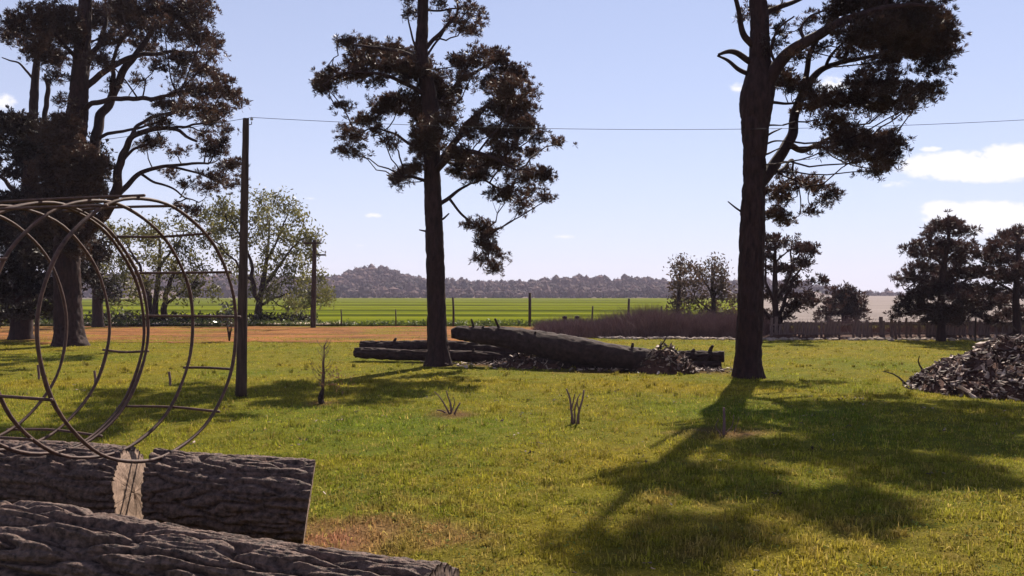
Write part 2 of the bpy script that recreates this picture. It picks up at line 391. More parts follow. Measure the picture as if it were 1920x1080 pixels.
# ------------------------------------------------------------------ trees
def tufts(centers, axis, K, L, W, spread=1.0):
    """needle tufts: K thin triangles around each centre"""
    T = len(centers); c = np.repeat(centers, K, 0); ax = np.repeat(axis, K, 0)
    d = unit(rng.normal(size=(T * K, 3)) * spread + ax)
    s = unit(np.cross(d, rng.normal(size=(T * K, 3)))); ln = (L * rng.uniform(.6, 1.15, (T * K, 1)))
    b = c + d * ln * .05; w = W * rng.uniform(.7, 1.3, (T * K, 1))
    V = np.stack([b - s * w * .35, b + d * ln * .6 + s * w, c + d * ln], 1).reshape(-1, 3)
    return V, np.arange(T * K * 3).reshape(-1, 3)
def leaves(centers, n, sd, size, droop=0.0):
    c = np.repeat(centers, n, 0) + rng.normal(size=(len(centers) * n, 3)) * sd
    c[:, 2] -= droop * rng.random(len(c)) ** 2
    a = unit(rng.normal(size=c.shape) + np.array([0, 0, -.8 if droop else 0.0])); b = unit(np.cross(a, rng.normal(size=c.shape)))
    s = size * rng.uniform(.55, 1.3, (len(c), 1))
    V = np.stack([c - a * s, c + b * s * .42, c + a * s, c - b * s * .42], 1).reshape(-1, 3)
    return V, np.arange(len(c) * 4).reshape(-1, 4)
def tree(name, label, cat, Y, trunk, limbs, blobs, bark, leafmat, kind='pine', dens=26, tuft=(.13, .016, 15, 7, .13), group=None, sides=16, barkamp=.02, base_z=-.04, depth=.85, twig_r=.008, solo=None):
    tp = [P(a[0], a[1], Y + (a[3] if len(a) > 3 else 0)) for a in trunk]
    tr = [a[2] * Y / FPX / 2 for a in trunk]
    tp[0][2] = base_z
    t = thing(name, label, cat, (tp[0][0], tp[0][1], 0), group)
    n = max(12, len(tp) * (18 if sides > 20 else 9))
    q = smooth_path(np.column_stack([np.array(tp), tr]), n)
    V, Fs = tube(q[:, :3], np.maximum(q[:, 3], .004), sides * 2 if sides > 20 else sides, barkamp * np.clip(q[:, 3] / .15, .15, 1)[:, None] if barkamp else 0, 13, .2, lump=.12)
    if q[0, 3] > .12:                                            # root flare
        V = V.copy(); zz = V[:, 2]; ctr = q[0, :2]; ang = np.arctan2(V[:, 1] - ctr[1], V[:, 0] - ctr[0])
        fl = 1 + .16 * np.clip(1 - (zz - base_z) / .55, 0, 1) ** 2 * (1 + .6 * np.sin(ang * 4 + 1.3))
        low = zz < .6; V[low, :2] = ctr + (V[low, :2] - ctr) * fl[low, None]
    mk('trunk', V, Fs, bark, t, True)
    skel = [q[int(.25 * n):, :3]]
    for L in limbs:
        lp = np.array([np.append(P(a[0], a[1], Y + (a[3] if len(a) > 3 else 0)), a[2] * Y / FPX / 2) for a in L])
        k = max(10, len(L) * 7); w = smooth_path(lp, k)
        wob = .035 * Y / 17 * np.stack([perlin(w[:, :3] * 2.1 + o) for o in (3, 19, 41)], -1); wob[0] = 0
        w[:, :3] += wob
        V, Fs = tube(w[:, :3], np.maximum(w[:, 3], .004), 8, .0, lump=.2)
        mk('branch', V, Fs, bark, t, True); skel.append(w[:, :3])
    S = np.concatenate(skel)
    tw = Acc(); cents = []; outs = []
    tb = q[0, :2]
    for bl in blobs:
        px, py, rx, ry = bl[:4]; rw, rh = rx * Y / FPX, ry * Y / FPX
        dY = bl[4] if len(bl) > 4 and bl[4] is not None else rng.normal() * depth
        dn = bl[5] if len(bl) > 5 else 1.0
        c = P(px, py, Y); c[1] += dY; c[0] *= (Y + dY) / Y; c[2] = EYE + (c[2] - EYE) * (Y + dY) / Y
        # limb from the nearest wood (preferring points lower down and inside) to the clump
        dd = np.linalg.norm(S - c, axis=1) + np.where(S[:, 2] > c[2] + .1, .5, 0); a = S[np.argmin(dd)]
        ln_ = np.linalg.norm(c - a); mid = (a + c) / 2 + np.array([0, 0, -.05]) * ln_ + rng.normal(size=3) * .10 * ln_
        end = c + (c - a) / (np.linalg.norm(c - a) + 1e-6) * rw * .5
        br = smooth_path(np.array([a, mid, c, end]), 10); br[1:] += .05 * min(1, ln_) * rng.normal(size=(9, 3)) * .5
        r0 = min(.022, .008 + .009 * np.linalg.norm(c - a)) * (Y / 17) ** .5
        tw.add(*tube(br, np.linspace(r0, .004, 10), 5, caps=False))
        ns = max(3, int(dens * dn * PI * rw * rh * rng.uniform(.85, 1.15) / (1 if kind == 'pine' else 1)))
        p = unit(rng.normal(size=(ns, 3))) * rng.random((ns, 1)) ** .42
        shr = tuft[4] * .45 if kind == 'pine' else 0; sub = c + p * np.array([max(rw - shr, .04), max(.5 * rw, min(rw, .6)), max(rh - shr, .03)])
        for s in sub:
            k = br[rng.integers(3, 10)] if rng.random() < .3 else br[np.argmin(np.linalg.norm(br - s, axis=1))]
            m_ = (k + s) / 2 + rng.normal(size=3) * .03 + np.array([0, 0, -.03])
            tw.add(*tube(smooth_path(np.array([k, m_, s]), 4), np.linspace(twig_r, twig_r * .45, 4), 3, caps=False))
        cents.append(sub); o = unit(sub - c + np.array([0, 0, .25 * rh])); outs.append(o)
    stuff(tw.obj('twigs', bark, t, False))
    cents = np.concatenate(cents); outs = np.concatenate(outs)
    if kind == 'pine':
        Lt, Wt, K, nt_, sd = tuft
        cc = np.repeat(cents, nt_, 0) + rng.normal(size=(len(cents) * nt_, 3)) * np.array([sd, sd, sd * .65])
        V, F = tufts(cc, unit(np.repeat(outs, nt_, 0) * .6 + np.array([0, 0, .55])), K, Lt, Wt, .75)
    else:
        size, nl, sd, droop = tuft
        V, F = leaves(cents, nl, sd, size, droop)
    mk('crown', V, F, leafmat, t)
    return t

# right pine -----------------------------------------------------------------
Y1 = GY(707)
def up(*b): return list(b)
trunk = [(1403, 712, 52), (1403, 680, 47), (1406, 600, 44), (1409, 500, 42), (1412, 400, 42), (1415, 310, 40), (1417, 240, 48), (1420, 190, 60), (1424, 155, 54), (1424, 110, 38), (1424, 55, 33), (1421, 0, 30), (1414, -90, 26), (1405, -210, 20), (1402, -320, 13), (1400, -430, 5)]
limbs = [
    [(1418, 350, 24, 0), (1436, 330, 23, .2), (1460, 295, 20, .4), (1483, 258, 19, .6), (1494, 205, 17, .7), (1511, 165, 16, .8), (1548, 126, 12, 1), (1613, 110, 8, 1.3), (1670, 100, 5, 1.5)],
    [(1505, 172, 13, .8), (1515, 134, 11, .8), (1522, 96, 10, .7), (1540, 62, 8, .5), (1570, 10, 6, .3)],
    [(1478, 270, 12, .5), (1500, 281, 11, .8), (1532, 271, 10, 1.2), (1570, 253, 7, 1.6), (1620, 265, 5, 2)],
    [(1428, 175, 28, 0), (1452, 130, 25, -.2), (1475, 102, 23, -.3), (1507, 81, 21, -.5), (1548, 57, 18, -.6), (1590, 36, 15, -.8), (1640, 20, 12, -1), (1700, 10, 8, -1.2), (1760, 15, 5, -1.3)],
    [(1422, 40, 14, 0), (1440, 22, 13, .2), (1464, 12, 11, .4), (1500, -2, 9, .7), (1545, -25, 7, 1)],
    [(1412, 85, 14, 0), (1397, 68, 12, -.1), (1389, 41, 10, -.2), (1380, 0, 8, -.4), (1368, -50, 6, -.6)],
    [(1410, 118, 12, 0), (1390, 104, 11, -.1), (1370, 98, 9, -.2), (1348, 103, 5, -.3)],
    [(1408, 140, 9, 0), (1385, 128, 8, -.1), (1366, 114, 6, -.2), (1346, 105, 3, -.3)],
    [(1396, 404, 5, 0), (1380, 391, 4, 0), (1364, 376, 2.5, 0)],
    [(1424, 240, 5, 0), (1440, 236, 4, .1), (1470, 234, 2, .2)], [(1424, 262, 5, 0), (1445, 250, 4, .1), (1468, 240, 2, .3)], [(1424, 272, 5, 0), (1450, 264, 3.5, .1), (1474, 262, 2, .2)],
    [(1422, 292, 5, 0), (1444, 284, 3.5, .1), (1464, 276, 2, .1)], [(1424, 196, 7, 0), (1455, 192, 6, .1), (1486, 194, 4, .3)],
    [(1436, 335, 8, .4), (1456, 325, 6, 1), (1484, 300, 5, 1.6), (1490, 330, 3.5, 2.2), (1520, 350, 2.5, 2.6)],
    [(1418, -60, 14, 0), (1470, -120, 11, .5), (1540, -160, 8, 1), (1620, -170, 5, 1.6)], [(1410, -150, 13, 0), (1360, -190, 9, -.5), (1310, -210, 5, -1)],
    [(1405, -240, 11, 0), (1460, -290, 8, -.6), (1530, -310, 5, -1.2)], [(1424, 20, 12, 0), (1440, -30, 10, 1), (1470, -70, 7, 2.4), (1490, -90, 5, 3.2)],
    [(1510, 80, 8, -.5), (1500, 55, 6, -.4), (1520, 30, 4, -.3), (1560, 15, 3, -.2)], [(1455, 125, 7, -.2), (1445, 90, 5, -.4), (1460, 55, 4, -.7), (1490, 30, 3, -1)],
    [(1548, 126, 7, 1), (1560, 100, 6, .8), (1590, 75, 4, .6), (1640, 60, 3, .4)]]
blobs = [(1640, 15, 85, 36), (1700, 35, 75, 42), (1740, 85, 42, 38), (1765, 55, 32, 36), (1754, 128, 24, 20), (1690, 85, 60, 32), (1620, 60, 55, 28), (1585, 15, 45, 26), (1660, 60, 60, 30), (1720, 60, 50, 40), (1770, 95, 24, 28), (1655, 112, 45, 14), (1600, 90, 26, 14, None, .6),
         (1630, 158, 48, 20), (1727, 180, 40, 20), (1675, 178, 48, 24), (1605, 182, 55, 20), (1540, 192, 36, 20), (1565, 225, 40, 16), (1640, 200, 50, 18), (1750, 168, 22, 14), (1700, 205, 20, 8), (1500, 205, 14, 8, None, .7), (1680, 140, 26, 10, None, .7),
         (1622, 275, 66, 28), (1664, 292, 28, 30), (1585, 252, 36, 16), (1640, 262, 44, 18), (1680, 270, 18, 16), (1630, 322, 16, 10), (1600, 300, 26, 12, None, .6), (1648, 318, 22, 10, None, .8), (1540, 285, 16, 10, None, .4),
         (1500, 345, 46, 20, 2.4, .7), (1556, 365, 20, 26, 2.6), (1458, 405, 28, 18, 2.2), (1465, 325, 20, 12, 2, .8), (1446, 362, 16, 22, 2.1), (1516, 398, 16, 6, 2.6, .7), (1480, 372, 28, 16, 2.6, .8), (1530, 350, 18, 12, 2.8, .8), (1475, 418, 12, 8, 2.3),
         (1467, 150, 36, 16, .3), (1486, 165, 24, 12, .4), (1450, 138, 20, 12, .2), (1510, 175, 20, 14), (1530, 170, 16, 10),
         (1470, 60, 20, 12, None, .3), (1510, 45, 26, 14, None, .35), (1540, 90, 24, 12, None, .35), (1450, 80, 16, 12, None, .25), (1500, 105, 16, 8, None, .3), (1555, 40, 26, 14, None, .5), (1580, 110, 22, 10, None, .4), (1450, 25, 20, 10, None, .3), (1400, 30, 14, 16, None, .15),
         (1600, -60, 100, 36, None, 1.0), (1700, -50, 90, 36, None, 1.0), (1500, -110, 80, 40, None, .95), (1570, -180, 90, 40, None, .95), (1650, -150, 80, 40, None, 1.0), (1450, -270, 80, 44, None, .95), (1550, -300, 70, 40, None, .95), (1420, -380, 50, 34, None, .95), (1480, -400, 50, 34, None, .95),
         (1560, -90, 60, 26, 3, 1.0), (1640, -120, 70, 30, 3.4, 1.0), (1680, -90, 70, 30, 2.4, 1.0), (1580, -230, 60, 36, -2.2, .95), (1760, -30, 50, 30, -1, 1.0), (1660, -220, 60, 40, None, .95),
         (1640, -40, 80, 26, 3.8, 1.0), (1740, -36, 70, 26, 4.2, 1.0), (1800, -50, 60, 28, 3.6, 1.0), (1830, -90, 60, 30, 3.0, 1.0), (1560, -46, 60, 24, 4.4, 1.0)]
tree('pine_tree', 'tall pine with bulging trunk and crown leaning right, beside the debris heap', 'tree', Y1, trunk, limbs, blobs, M_PINEBARK, M_NEEDLE, dens=62, tuft=(.12, .014, 22, 8, .10), sides=26, barkamp=.034, group='large lawn pines', depth=.8)

# middle pine ------------------------------------------------------------------
Y2 = GY(685)
trunk = [(821, 690, 46), (821, 660, 40), (819, 600, 35), (816, 500, 31), (813, 400, 29), (810, 300, 28), (807, 200, 27), (799, 150, 25), (791, 100, 22), (792, 50, 20), (793, 0, 18), (795, -60, 15), (800, -160, 10), (802, -260, 4)]
limbs = [
    [(812, 320, 14, 0), (828, 300, 13, .1), (860, 255, 11, .3), (890, 220, 10, .6), (925, 190, 7, .9), (960, 170, 4, 1.1)],
    [(815, 325, 13, 0), (845, 292, 11, -.4), (880, 285, 9, -.8), (920, 295, 7, -1.2), (970, 320, 4, -1.5)],
    [(815, 390, 9, 0), (838, 374, 8, .1), (860, 357, 6, .2), (884, 342, 4, .3)],
    [(842, 372, 6, .1), (858, 392, 5, .1), (876, 412, 4.5, .2), (900, 430, 4, .2), (918, 455, 3, .2), (915, 490, 2, .2)],
    [(800, 90, 9, 0), (815, 72, 8.5, 0), (834, 52, 8, 0), (855, 30, 6.5, .1), (858, 0, 4, .2), (870, -25, 3, .3)],
    [(799, 108, 5, 0), (815, 82, 4.5, .1), (832, 54, 3.5, .2)], [(797, 20, 4, 0), (825, 21, 4, .1), (855, 16, 3, .1), (905, 22, 2, .2)],
    [(800, 130, 11, 0), (770, 105, 9, .2), (720, 92, 7, .4), (660, 82, 4, .6), (635, 78, 3, .7)],
    [(803, 180, 10, 0), (760, 155, 8, -.4), (700, 135, 6, -.8), (640, 140, 4, -1.1), (605, 160, 2.5, -1.2)],
    [(808, 295, 8, 0), (775, 273, 6, .2), (742, 252, 5, .4), (700, 240, 3.5, .6), (655, 260, 2.5, .8)],
    [(808, 345, 7, 0), (785, 335, 5.5, -.2), (755, 330, 3.5, -.4)],
    [(818, 416, 5, 0), (830, 411, 4, 0), (843, 401, 2.5, 0)], [(812, 432, 5, 0), (800, 433, 4, 0), (787, 431, 2, 0)],
    [(806, 215, 10, 0), (840, 175, 8, .3), (880, 140, 6, .6), (940, 110, 4, .9)], [(798, 130, 5, 0), (770, 60, 4, -.3), (765, 5, 2, -.4)],
    [(830, 300, 6, 0), (870, 320, 5, .6), (930, 350, 4, 1.2), (975, 380, 2.5, 1.5)]]
blobs = [(690, 92, 46, 20), (740, 100, 38, 24), (780, 108, 26, 26), (650, 84, 16, 12), (720, 128, 50, 20), (640, 140, 36, 18), (613, 165, 20, 20), (645, 205, 12, 12), (770, 140, 36, 30), (600, 150, 10, 18), (670, 120, 30, 14), (700, 150, 34, 14, None, .6),
         (722, 205, 32, 20), (690, 228, 32, 14), (660, 255, 22, 18), (650, 285, 19, 12), (675, 285, 10, 12, None, .7), (730, 265, 16, 20, None, .6), (770, 200, 32, 26), (790, 260, 20, 32), (745, 185, 26, 14), (710, 245, 20, 12, None, .6),
         (756, 324, 28, 18), (745, 345, 12, 9), (775, 318, 16, 14),
         (810, 150, 32, 36), (825, 190, 28, 36), (836, 232, 20, 26), (800, 290, 26, 28), (850, 165, 18, 18), (795, 220, 26, 34), (810, 260, 22, 28), (850, 195, 14, 12, None, .6),
         (870, 122, 30, 20, None, .8), (895, 108, 26, 18, None, .8), (935, 108, 32, 18), (950, 138, 38, 22), (960, 172, 46, 26), (945, 210, 50, 24), (975, 240, 38, 22), (930, 250, 28, 20), (1000, 254, 20, 14), (1042, 268, 11, 9), (995, 290, 22, 11), (985, 195, 24, 20), (920, 160, 24, 20, None, .8), (880, 150, 20, 14, None, .7),
         (900, 300, 38, 17), (870, 318, 38, 20), (940, 308, 38, 18), (985, 330, 38, 15), (1020, 330, 13, 18), (950, 365, 35, 15), (980, 386, 16, 14), (1026, 376, 13, 9), (880, 240, 25, 24), (850, 290, 28, 18), (900, 332, 22, 14), (1000, 360, 22, 10), (930, 278, 22, 14), (965, 275, 20, 12),
         (888, 424, 20, 13, .2), (914, 436, 20, 20, .2), (920, 466, 14, 20, .2), (898, 486, 16, 10, .2), (926, 502, 13, 14, .2), (905, 460, 12, 14, .2), (935, 480, 8, 14, .2),
         (870, 50, 22, 15, None, .8), (882, 15, 22, 15, None, .8), (850, 38, 15, 12, None, .5), (768, 25, 11, 18, None, .3), (765, 2, 9, 7), (880, 60, 18, 10), (895, 40, 16, 10, None, .5), (820, 8, 14, 8, None, .4),
         (840, -40, 60, 26), (780, -60, 50, 26), (800, -130, 70, 36), (850, -180, 55, 36), (760, -190, 55, 36), (800, -250, 45, 36)]
tree('pine_tree', 'slender pine with sparse layered crown, in the middle before the fallen trunks', 'tree', Y2, trunk, limbs, blobs, M_PINEBARK, M_NEEDLE, dens=66, tuft=(.115, .014, 22, 8, .095), sides=22, barkamp=.030, group='large lawn pines', depth=.75)

# left pine ----------------------------------------------------------------------
Y3 = GY(648)
trunk = [(132, 652, 58), (131, 620, 50), (127, 560, 45), (125, 480, 43), (127, 400, 42), (133, 300, 40), (144, 220, 36), (150, 150, 29), (155, 80, 25), (160, 0, 20), (165, -100, 14), (170, -220, 6)]
limbs = [
    [(136, 370, 26, 0), (160, 325, 24, .2), (176, 285, 22, .4), (186, 228, 20, .6), (208, 187, 18, .9), (228, 138, 15, 1), (252, 106, 12, 1.1), (287, 53, 8, 1.3), (310, 10, 5, 1.4)],
    [(145, 210, 9, 0), (175, 194, 9, -.3), (220, 184, 8, -.6), (285, 185, 7, -1), (336, 171, 4, -1.3)],
    [(150, 172, 11, 0), (204, 131, 10, .4), (244, 110, 9, .8), (301, 98, 7, 1.4), (352, 98, 4, 1.8)],
    [(132, 470, 22, 0), (165, 432, 21, -.3), (196, 400, 20, -.5), (215, 365, 18, -.7), (224, 314, 15, -.8), (240, 268, 12, -1), (277, 244, 10, -1.3), (318, 240, 8, -1.6), (367, 265, 5, -2)],
    [(220, 366, 11, -.7), (240, 340, 10, -.5), (262, 326, 9, -.3), (310, 312, 7, 0), (391, 305, 4, .4)],
    [(262, 326, 6, -.3), (290, 340, 5, -.2), (322, 350, 4, -.1), (345, 368, 3, 0), (370, 380, 2, .1)],
    [(182, 262, 8, .5), (200, 252, 7, .3), (232, 245, 6, .1), (290, 230, 4, -.2), (340, 205, 3, -.5)],
    [(152, 140, 12, 0), (170, 110, 11, .4), (191, 73, 9, .8), (200, 20, 6, 1)], [(150, 120, 8, 0), (130, 95, 7, -.4), (100, 60, 5, -.8)],
    [(210, 180, 9, .9), (212, 140, 8, .5), (216, 95, 6, .2), (240, 60, 4, 0)], [(240, 268, 7, -1), (260, 235, 6, -.7), (300, 215, 5, -.3), (380, 200, 3, 0)],
    [(230, 300, 7, -.8), (250, 280, 5, -1), (300, 262, 4, -1.3)], [(318, 240, 5, -1.6), (360, 235, 4, -1.8), (410, 225, 2.5, -2)], [(310, 312, 5, 0), (360, 320, 4, .2), (420, 345, 2.5, .4)]]
blobs = [(60, 42, 46, 30), (30, 70, 22, 20), (100, 68, 36, 34), (110, 28, 36, 26), (200, 28, 46, 30), (250, 38, 38, 34), (290, 18, 46, 26), (340, 28, 42, 30), (380, 20, 22, 26), (370, 68, 32, 26), (398, 85, 16, 26), (340, 110, 32, 16), (380, 130, 28, 20), (300, 125, 28, 9), (270, 85, 28, 16), (222, 78, 28, 16),
         (390, 170, 32, 20), (428, 170, 19, 15), (350, 175, 28, 12), (420, 205, 20, 12), (370, 205, 36, 15), (320, 200, 32, 14), (300, 230, 28, 9), (400, 230, 28, 14), (425, 245, 12, 7), (290, 265, 22, 11), (330, 285, 18, 9), (380, 255, 18, 8), (400, 280, 28, 18), (430, 310, 22, 17), (400, 330, 22, 12), (435, 345, 16, 13), (355, 345, 13, 7), (325, 325, 11, 7), (340, 390, 12, 12), (360, 400, 17, 11),
         (80, 100, 26, 24), (110, 112, 26, 20), (130, 60, 26, 34), (190, 110, 18, 20), (8, 65, 14, 12), (310, 60, 34, 18), (330, 145, 24, 9, None, .7), (400, 105, 12, 14), (260, 155, 18, 8, None, .5), (215, 160, 14, 8, None, .5), (60, 90, 20, 14), (160, 40, 24, 26), (230, 5, 36, 18), (410, 150, 14, 12), (105, 150, 22, 14, None, .7), (120, 185, 18, 16, None, .6), (265, 275, 16, 8, None, .5), (390, 355, 20, 10), (415, 265, 14, 8), (445, 195, 8, 6),
         (100, -60, 85, 44), (250, -60, 100, 44), (180, -150, 115, 55), (330, -40, 55, 34), (200, -240, 80, 50), (60, -130, 65, 44),
         (110, 270, 40, 28, -1.4), (150, 298, 38, 30, -1.5), (135, 355, 44, 32, -1.6), (92, 325, 44, 28, -1.5), (150, 405, 32, 24, -1.6), (112, 425, 40, 28, -1.5), (120, 230, 30, 22, -1.3), (170, 335, 28, 24, -1.4), (100, 380, 40, 26, -1.6), (140, 460, 30, 22, -1.5), (185, 310, 18, 18, -1.4)]
tree('pine_tree', 'broad old pine with many curved limbs, standing behind the steel hoop cage', 'tree', Y3, trunk, limbs, blobs, M_PINEBARK, M_NEEDLE, dens=34, tuft=(.155, .020, 20, 8, .145), sides=24, barkamp=.045, group='large lawn pines', depth=1.5)

# dense dark conifer at the left edge
trunk = [(38, 640, 40), (40, 600, 36), (44, 520, 32), (50, 420, 28), (58, 320, 24), (62, 230, 17), (66, 150, 14), (70, 94, 10), (58, 70, 8), (16, 24, 4)]
limbs = [[(58, 330, 14, 0), (82, 250, 10, .3), (85, 212, 9, .4), (90, 171, 8, .4), (86, 139, 4, .4)], [(52, 400, 14, 0), (100, 330, 10, 0), (160, 300, 5, 0)], [(62, 150, 5, 0), (35, 118, 3.5, 0), (2, 108, 2, 0)],
         [(50, 420, 12, 0), (20, 350, 8, .3), (-40, 300, 5, .5)], [(46, 480, 12, 0), (100, 440, 8, .3), (165, 410, 5, .4)]]
blobs = [(20, 232, 46, 22), (70, 250, 46, 28), (110, 270, 46, 36), (150, 290, 42, 34), (165, 330, 34, 30), (90, 315, 55, 34), (60, 375, 60, 30), (15, 385, 36, 24), (130, 375, 46, 34), (100, 430, 60, 34), (40, 440, 55, 34), (150, 430, 28, 26), (40, 500, 55, 34), (110, 490, 46, 30), (20, 560, 40, 28), (80, 545, 46, 26), (0, 270, 30, 14), (150, 525, 26, 24), (60, 290, 40, 22), (185, 300, 16, 18),
         (175, 365, 22, 20), (-60, 300, 60, 50), (-60, 420, 70, 60), (-50, 530, 60, 50), (130, 320, 40, 30), (30, 330, 26, 12), (60, 580, 30, 16), (10, 595, 30, 12), (120, 250, 22, 14), (180, 470, 20, 20), (80, 470, 50, 28), (20, 420, 40, 26)]
tree('dark_conifer', 'dense dark conifer at the left edge, behind the broad pine', 'tree', 30.5, trunk, limbs, blobs, M_PINEBARK, M_NEEDLE_D, dens=24, tuft=(.2, .036, 15, 9, .2), depth=1.2, sides=14)

# green broadleaf trees behind the track on the left
LT = (.105, 78, .25, .4)
trunk = [(482, 605, 15), (486, 570, 12), (491, 540, 10), (498, 500, 8), (503, 460, 5), (505, 420, 3)]
limbs = [[(487, 572, 9), (474, 530, 8), (470, 490, 6), (450, 440, 4), (420, 400, 2.5)], [(491, 545, 8), (515, 510, 7), (537, 480, 5), (562, 450, 3), (590, 446, 2)], [(484, 575, 6), (510, 562, 4), (545, 548, 2.5)], [(500, 490, 5), (525, 440, 4), (540, 400, 2)], [(474, 530, 6), (440, 490, 4), (390, 440, 2.5)]]
blobs = [(410, 375, 22, 12), (395, 395, 25, 16), (420, 400, 25, 16), (400, 425, 25, 14), (430, 430, 20, 14), (380, 445, 14, 10), (490, 365, 22, 10), (520, 370, 22, 12), (540, 390, 22, 14), (500, 390, 22, 14), (480, 400, 14, 16), (560, 410, 14, 12), (535, 420, 18, 12, None, .7), (570, 435, 12, 10, None, .7), (500, 420, 16, 12, None, .6), (520, 440, 18, 12, None, .6), (480, 435, 14, 14), (550, 445, 16, 10, None, .7), (590, 445, 16, 9), (575, 460, 14, 8, None, .7), (500, 470, 16, 12, None, .6), (530, 475, 16, 14, None, .6), (560, 480, 14, 12, None, .6), (585, 475, 10, 10, None, .7),
         (480, 500, 16, 12), (510, 505, 16, 12), (535, 510, 14, 12), (560, 495, 12, 10, None, .6), (470, 530, 14, 14), (525, 540, 14, 14), (550, 530, 20, 12), (545, 565, 10, 10), (500, 545, 10, 10), (450, 400, 20, 16), (450, 450, 20, 16), (440, 500, 20, 16), (420, 470, 20, 14)]
tree('willow_tree', 'airy olive green tree with a rounded crown, behind the tall near pole', 'tree', 49, trunk, limbs, blobs, M_PINEBARK, M_OLIVE, 'leaf', 5.5, LT, 'green trees behind the pale track', 10, 0, depth=1.3, twig_r=.018)
trunk = [(290, 604, 12), (292, 560, 10), (299, 500, 8), (300, 450, 4)]
limbs = [[(305, 604, 12), (309, 570, 10), (318, 530, 8), (335, 490, 4)], [(281, 603, 9), (280, 555, 8), (262, 500, 5), (240, 460, 3)], [(299, 500, 6), (330, 460, 4), (345, 435, 2)], [(309, 570, 6), (350, 540, 4), (380, 510, 2)]]
blobs = [(270, 425, 30, 12), (310, 420, 25, 10), (340, 430, 22, 10), (240, 440, 30, 14), (290, 445, 30, 14), (330, 455, 30, 14), (215, 450, 20, 12), (220, 480, 30, 16), (265, 480, 30, 16), (310, 490, 30, 16), (350, 480, 20, 14), (375, 500, 20, 14), (340, 515, 30, 14), (230, 520, 30, 14), (280, 525, 30, 12), (380, 530, 20, 12), (310, 545, 25, 10), (250, 550, 20, 10), (350, 550, 20, 10), (400, 540, 20, 12), (215, 560, 15, 10), (205, 425, 14, 10), (190, 500, 14, 18)]
tree('broadleaf_tree', 'wide olive green tree with several trunks, seen through the steel hoops', 'tree', 47.5, trunk, limbs, blobs, M_PINEBARK, M_OLIVE, 'leaf', 5, LT, 'green trees behind the pale track', 10, 0, depth=1.3, twig_r=.018)
trunk = [(585, 600, 7), (586, 570, 6), (590, 530, 3)]
blobs = [(570, 520, 18, 12), (600, 525, 18, 14), (580, 540, 20, 12), (608, 545, 14, 14), (562, 550, 16, 10), (595, 560, 15, 8), (570, 572, 8, 10), (612, 555, 8, 8)]
tree('broadleaf_tree', 'small bushy olive tree just behind the far utility pole', 'tree', 54, trunk, [], blobs, M_PINEBARK, M_OLIVE, 'leaf', 5, LT, 'green trees behind the pale track', 8, 0, twig_r=.018)
trunk = [(184, 610, 22), (183, 580, 20), (182, 540, 16), (178, 480, 8)]
blobs = [(180, 530, 25, 12), (165, 500, 22, 20), (195, 470, 22, 20), (150, 470, 22, 20), (180, 440, 24, 16), (210, 540, 14, 8)]
tree('broadleaf_tree', 'dark stout trunk with low leaves beside the broad old pine', 'tree', 42, trunk, [[(186, 568, 6), (196, 556, 5), (203, 540, 3)]], blobs, M_PINEBARK, M_HEDGE, 'leaf', 6, LT, None, 10, 0, twig_r=.018)

# trees behind the right fence and thicket
CT = (.24, .034, 13, 7, .2)
trunk = [(1447, 634, 20), (1455, 605, 14), (1453, 560, 11), (1453, 520, 9), (1453, 480, 6), (1455, 450, 3)]
limbs = [[(1455, 605, 9), (1472, 565, 7), (1488, 525, 5), (1512, 485, 2.5)], [(1453, 560, 7), (1476, 530, 5), (1483, 490, 4), (1484, 458, 2)], [(1455, 610, 8), (1490, 578, 5), (1518, 560, 2.5)], [(1452, 570, 7), (1437, 525, 5), (1434, 480, 2.5)], [(1453, 500, 5), (1470, 475, 3), (1500, 462, 2)], [(1452, 600, 8), (1430, 580, 6), (1418, 560, 3)]]
blobs = [(1453, 449, 12, 5), (1453, 456, 18, 4), (1485, 455, 14, 4), (1440, 466, 14, 6), (1512, 465, 14, 6), (1522, 473, 11, 3), (1500, 470, 10, 4), (1437, 483, 10, 4), (1495, 492, 16, 5), (1500, 500, 12, 4), (1470, 503, 12, 5), (1485, 505, 12, 5), (1440, 505, 8, 3), (1475, 540, 20, 7), (1510, 555, 16, 6), (1490, 560, 20, 7), (1500, 575, 14, 6), (1480, 575, 20, 7), (1520, 570, 10, 4), (1470, 595, 15, 6), (1440, 590, 10, 8), (1535, 527, 14, 4), (1490, 525, 15, 6), (1425, 560, 14, 8), (1460, 560, 16, 8), (1460, 545, 16, 7), (1415, 540, 12, 8)]
tree('cypress_tree', 'open layered cypress just right of the bulging pine trunk', 'tree', 31.5, trunk, limbs, blobs, M_PINEBARK, M_CEDAR, dens=28, tuft=(.2, .034, 15, 8, .13), sides=10, barkamp=.01, depth=.8)
trunk = [(1583, 606, 10), (1583, 585, 9), (1583, 560, 5)]
blobs = [(1580, 555, 28, 10), (1575, 570, 33, 12), (1600, 575, 18, 11), (1583, 546, 16, 4), (1560, 588, 18, 6), (1610, 590, 11, 7), (1585, 583, 33, 9), (1545, 596, 11, 4), (1590, 562, 24, 9), (1595, 596, 14, 5)]
tree('round_tree', 'low round dark tree between the cypress and the layered cedars', 'tree', 48, trunk, [], blobs, M_PINEBARK, M_CEDAR, dens=14, tuft=(.3, .05, 14, 8, .28), sides=8, barkamp=0, depth=.8, twig_r=.015)
trunk = [(1764, 643, 17), (1764, 600, 14), (1765, 550, 12), (1770, 500, 10), (1778, 450, 7), (1780, 425, 4)]
limbs = [[(1770, 500, 6), (1740, 478, 5), (1705, 474, 3)], [(1766, 545, 7), (1730, 525, 5), (1692, 522, 3)], [(1772, 490, 6), (1800, 472, 4), (1828, 474, 2.5)], [(1764, 590, 6), (1730, 580, 4), (1690, 588, 2.5)], [(1766, 550, 6), (1800, 530, 4), (1830, 520, 3)]]
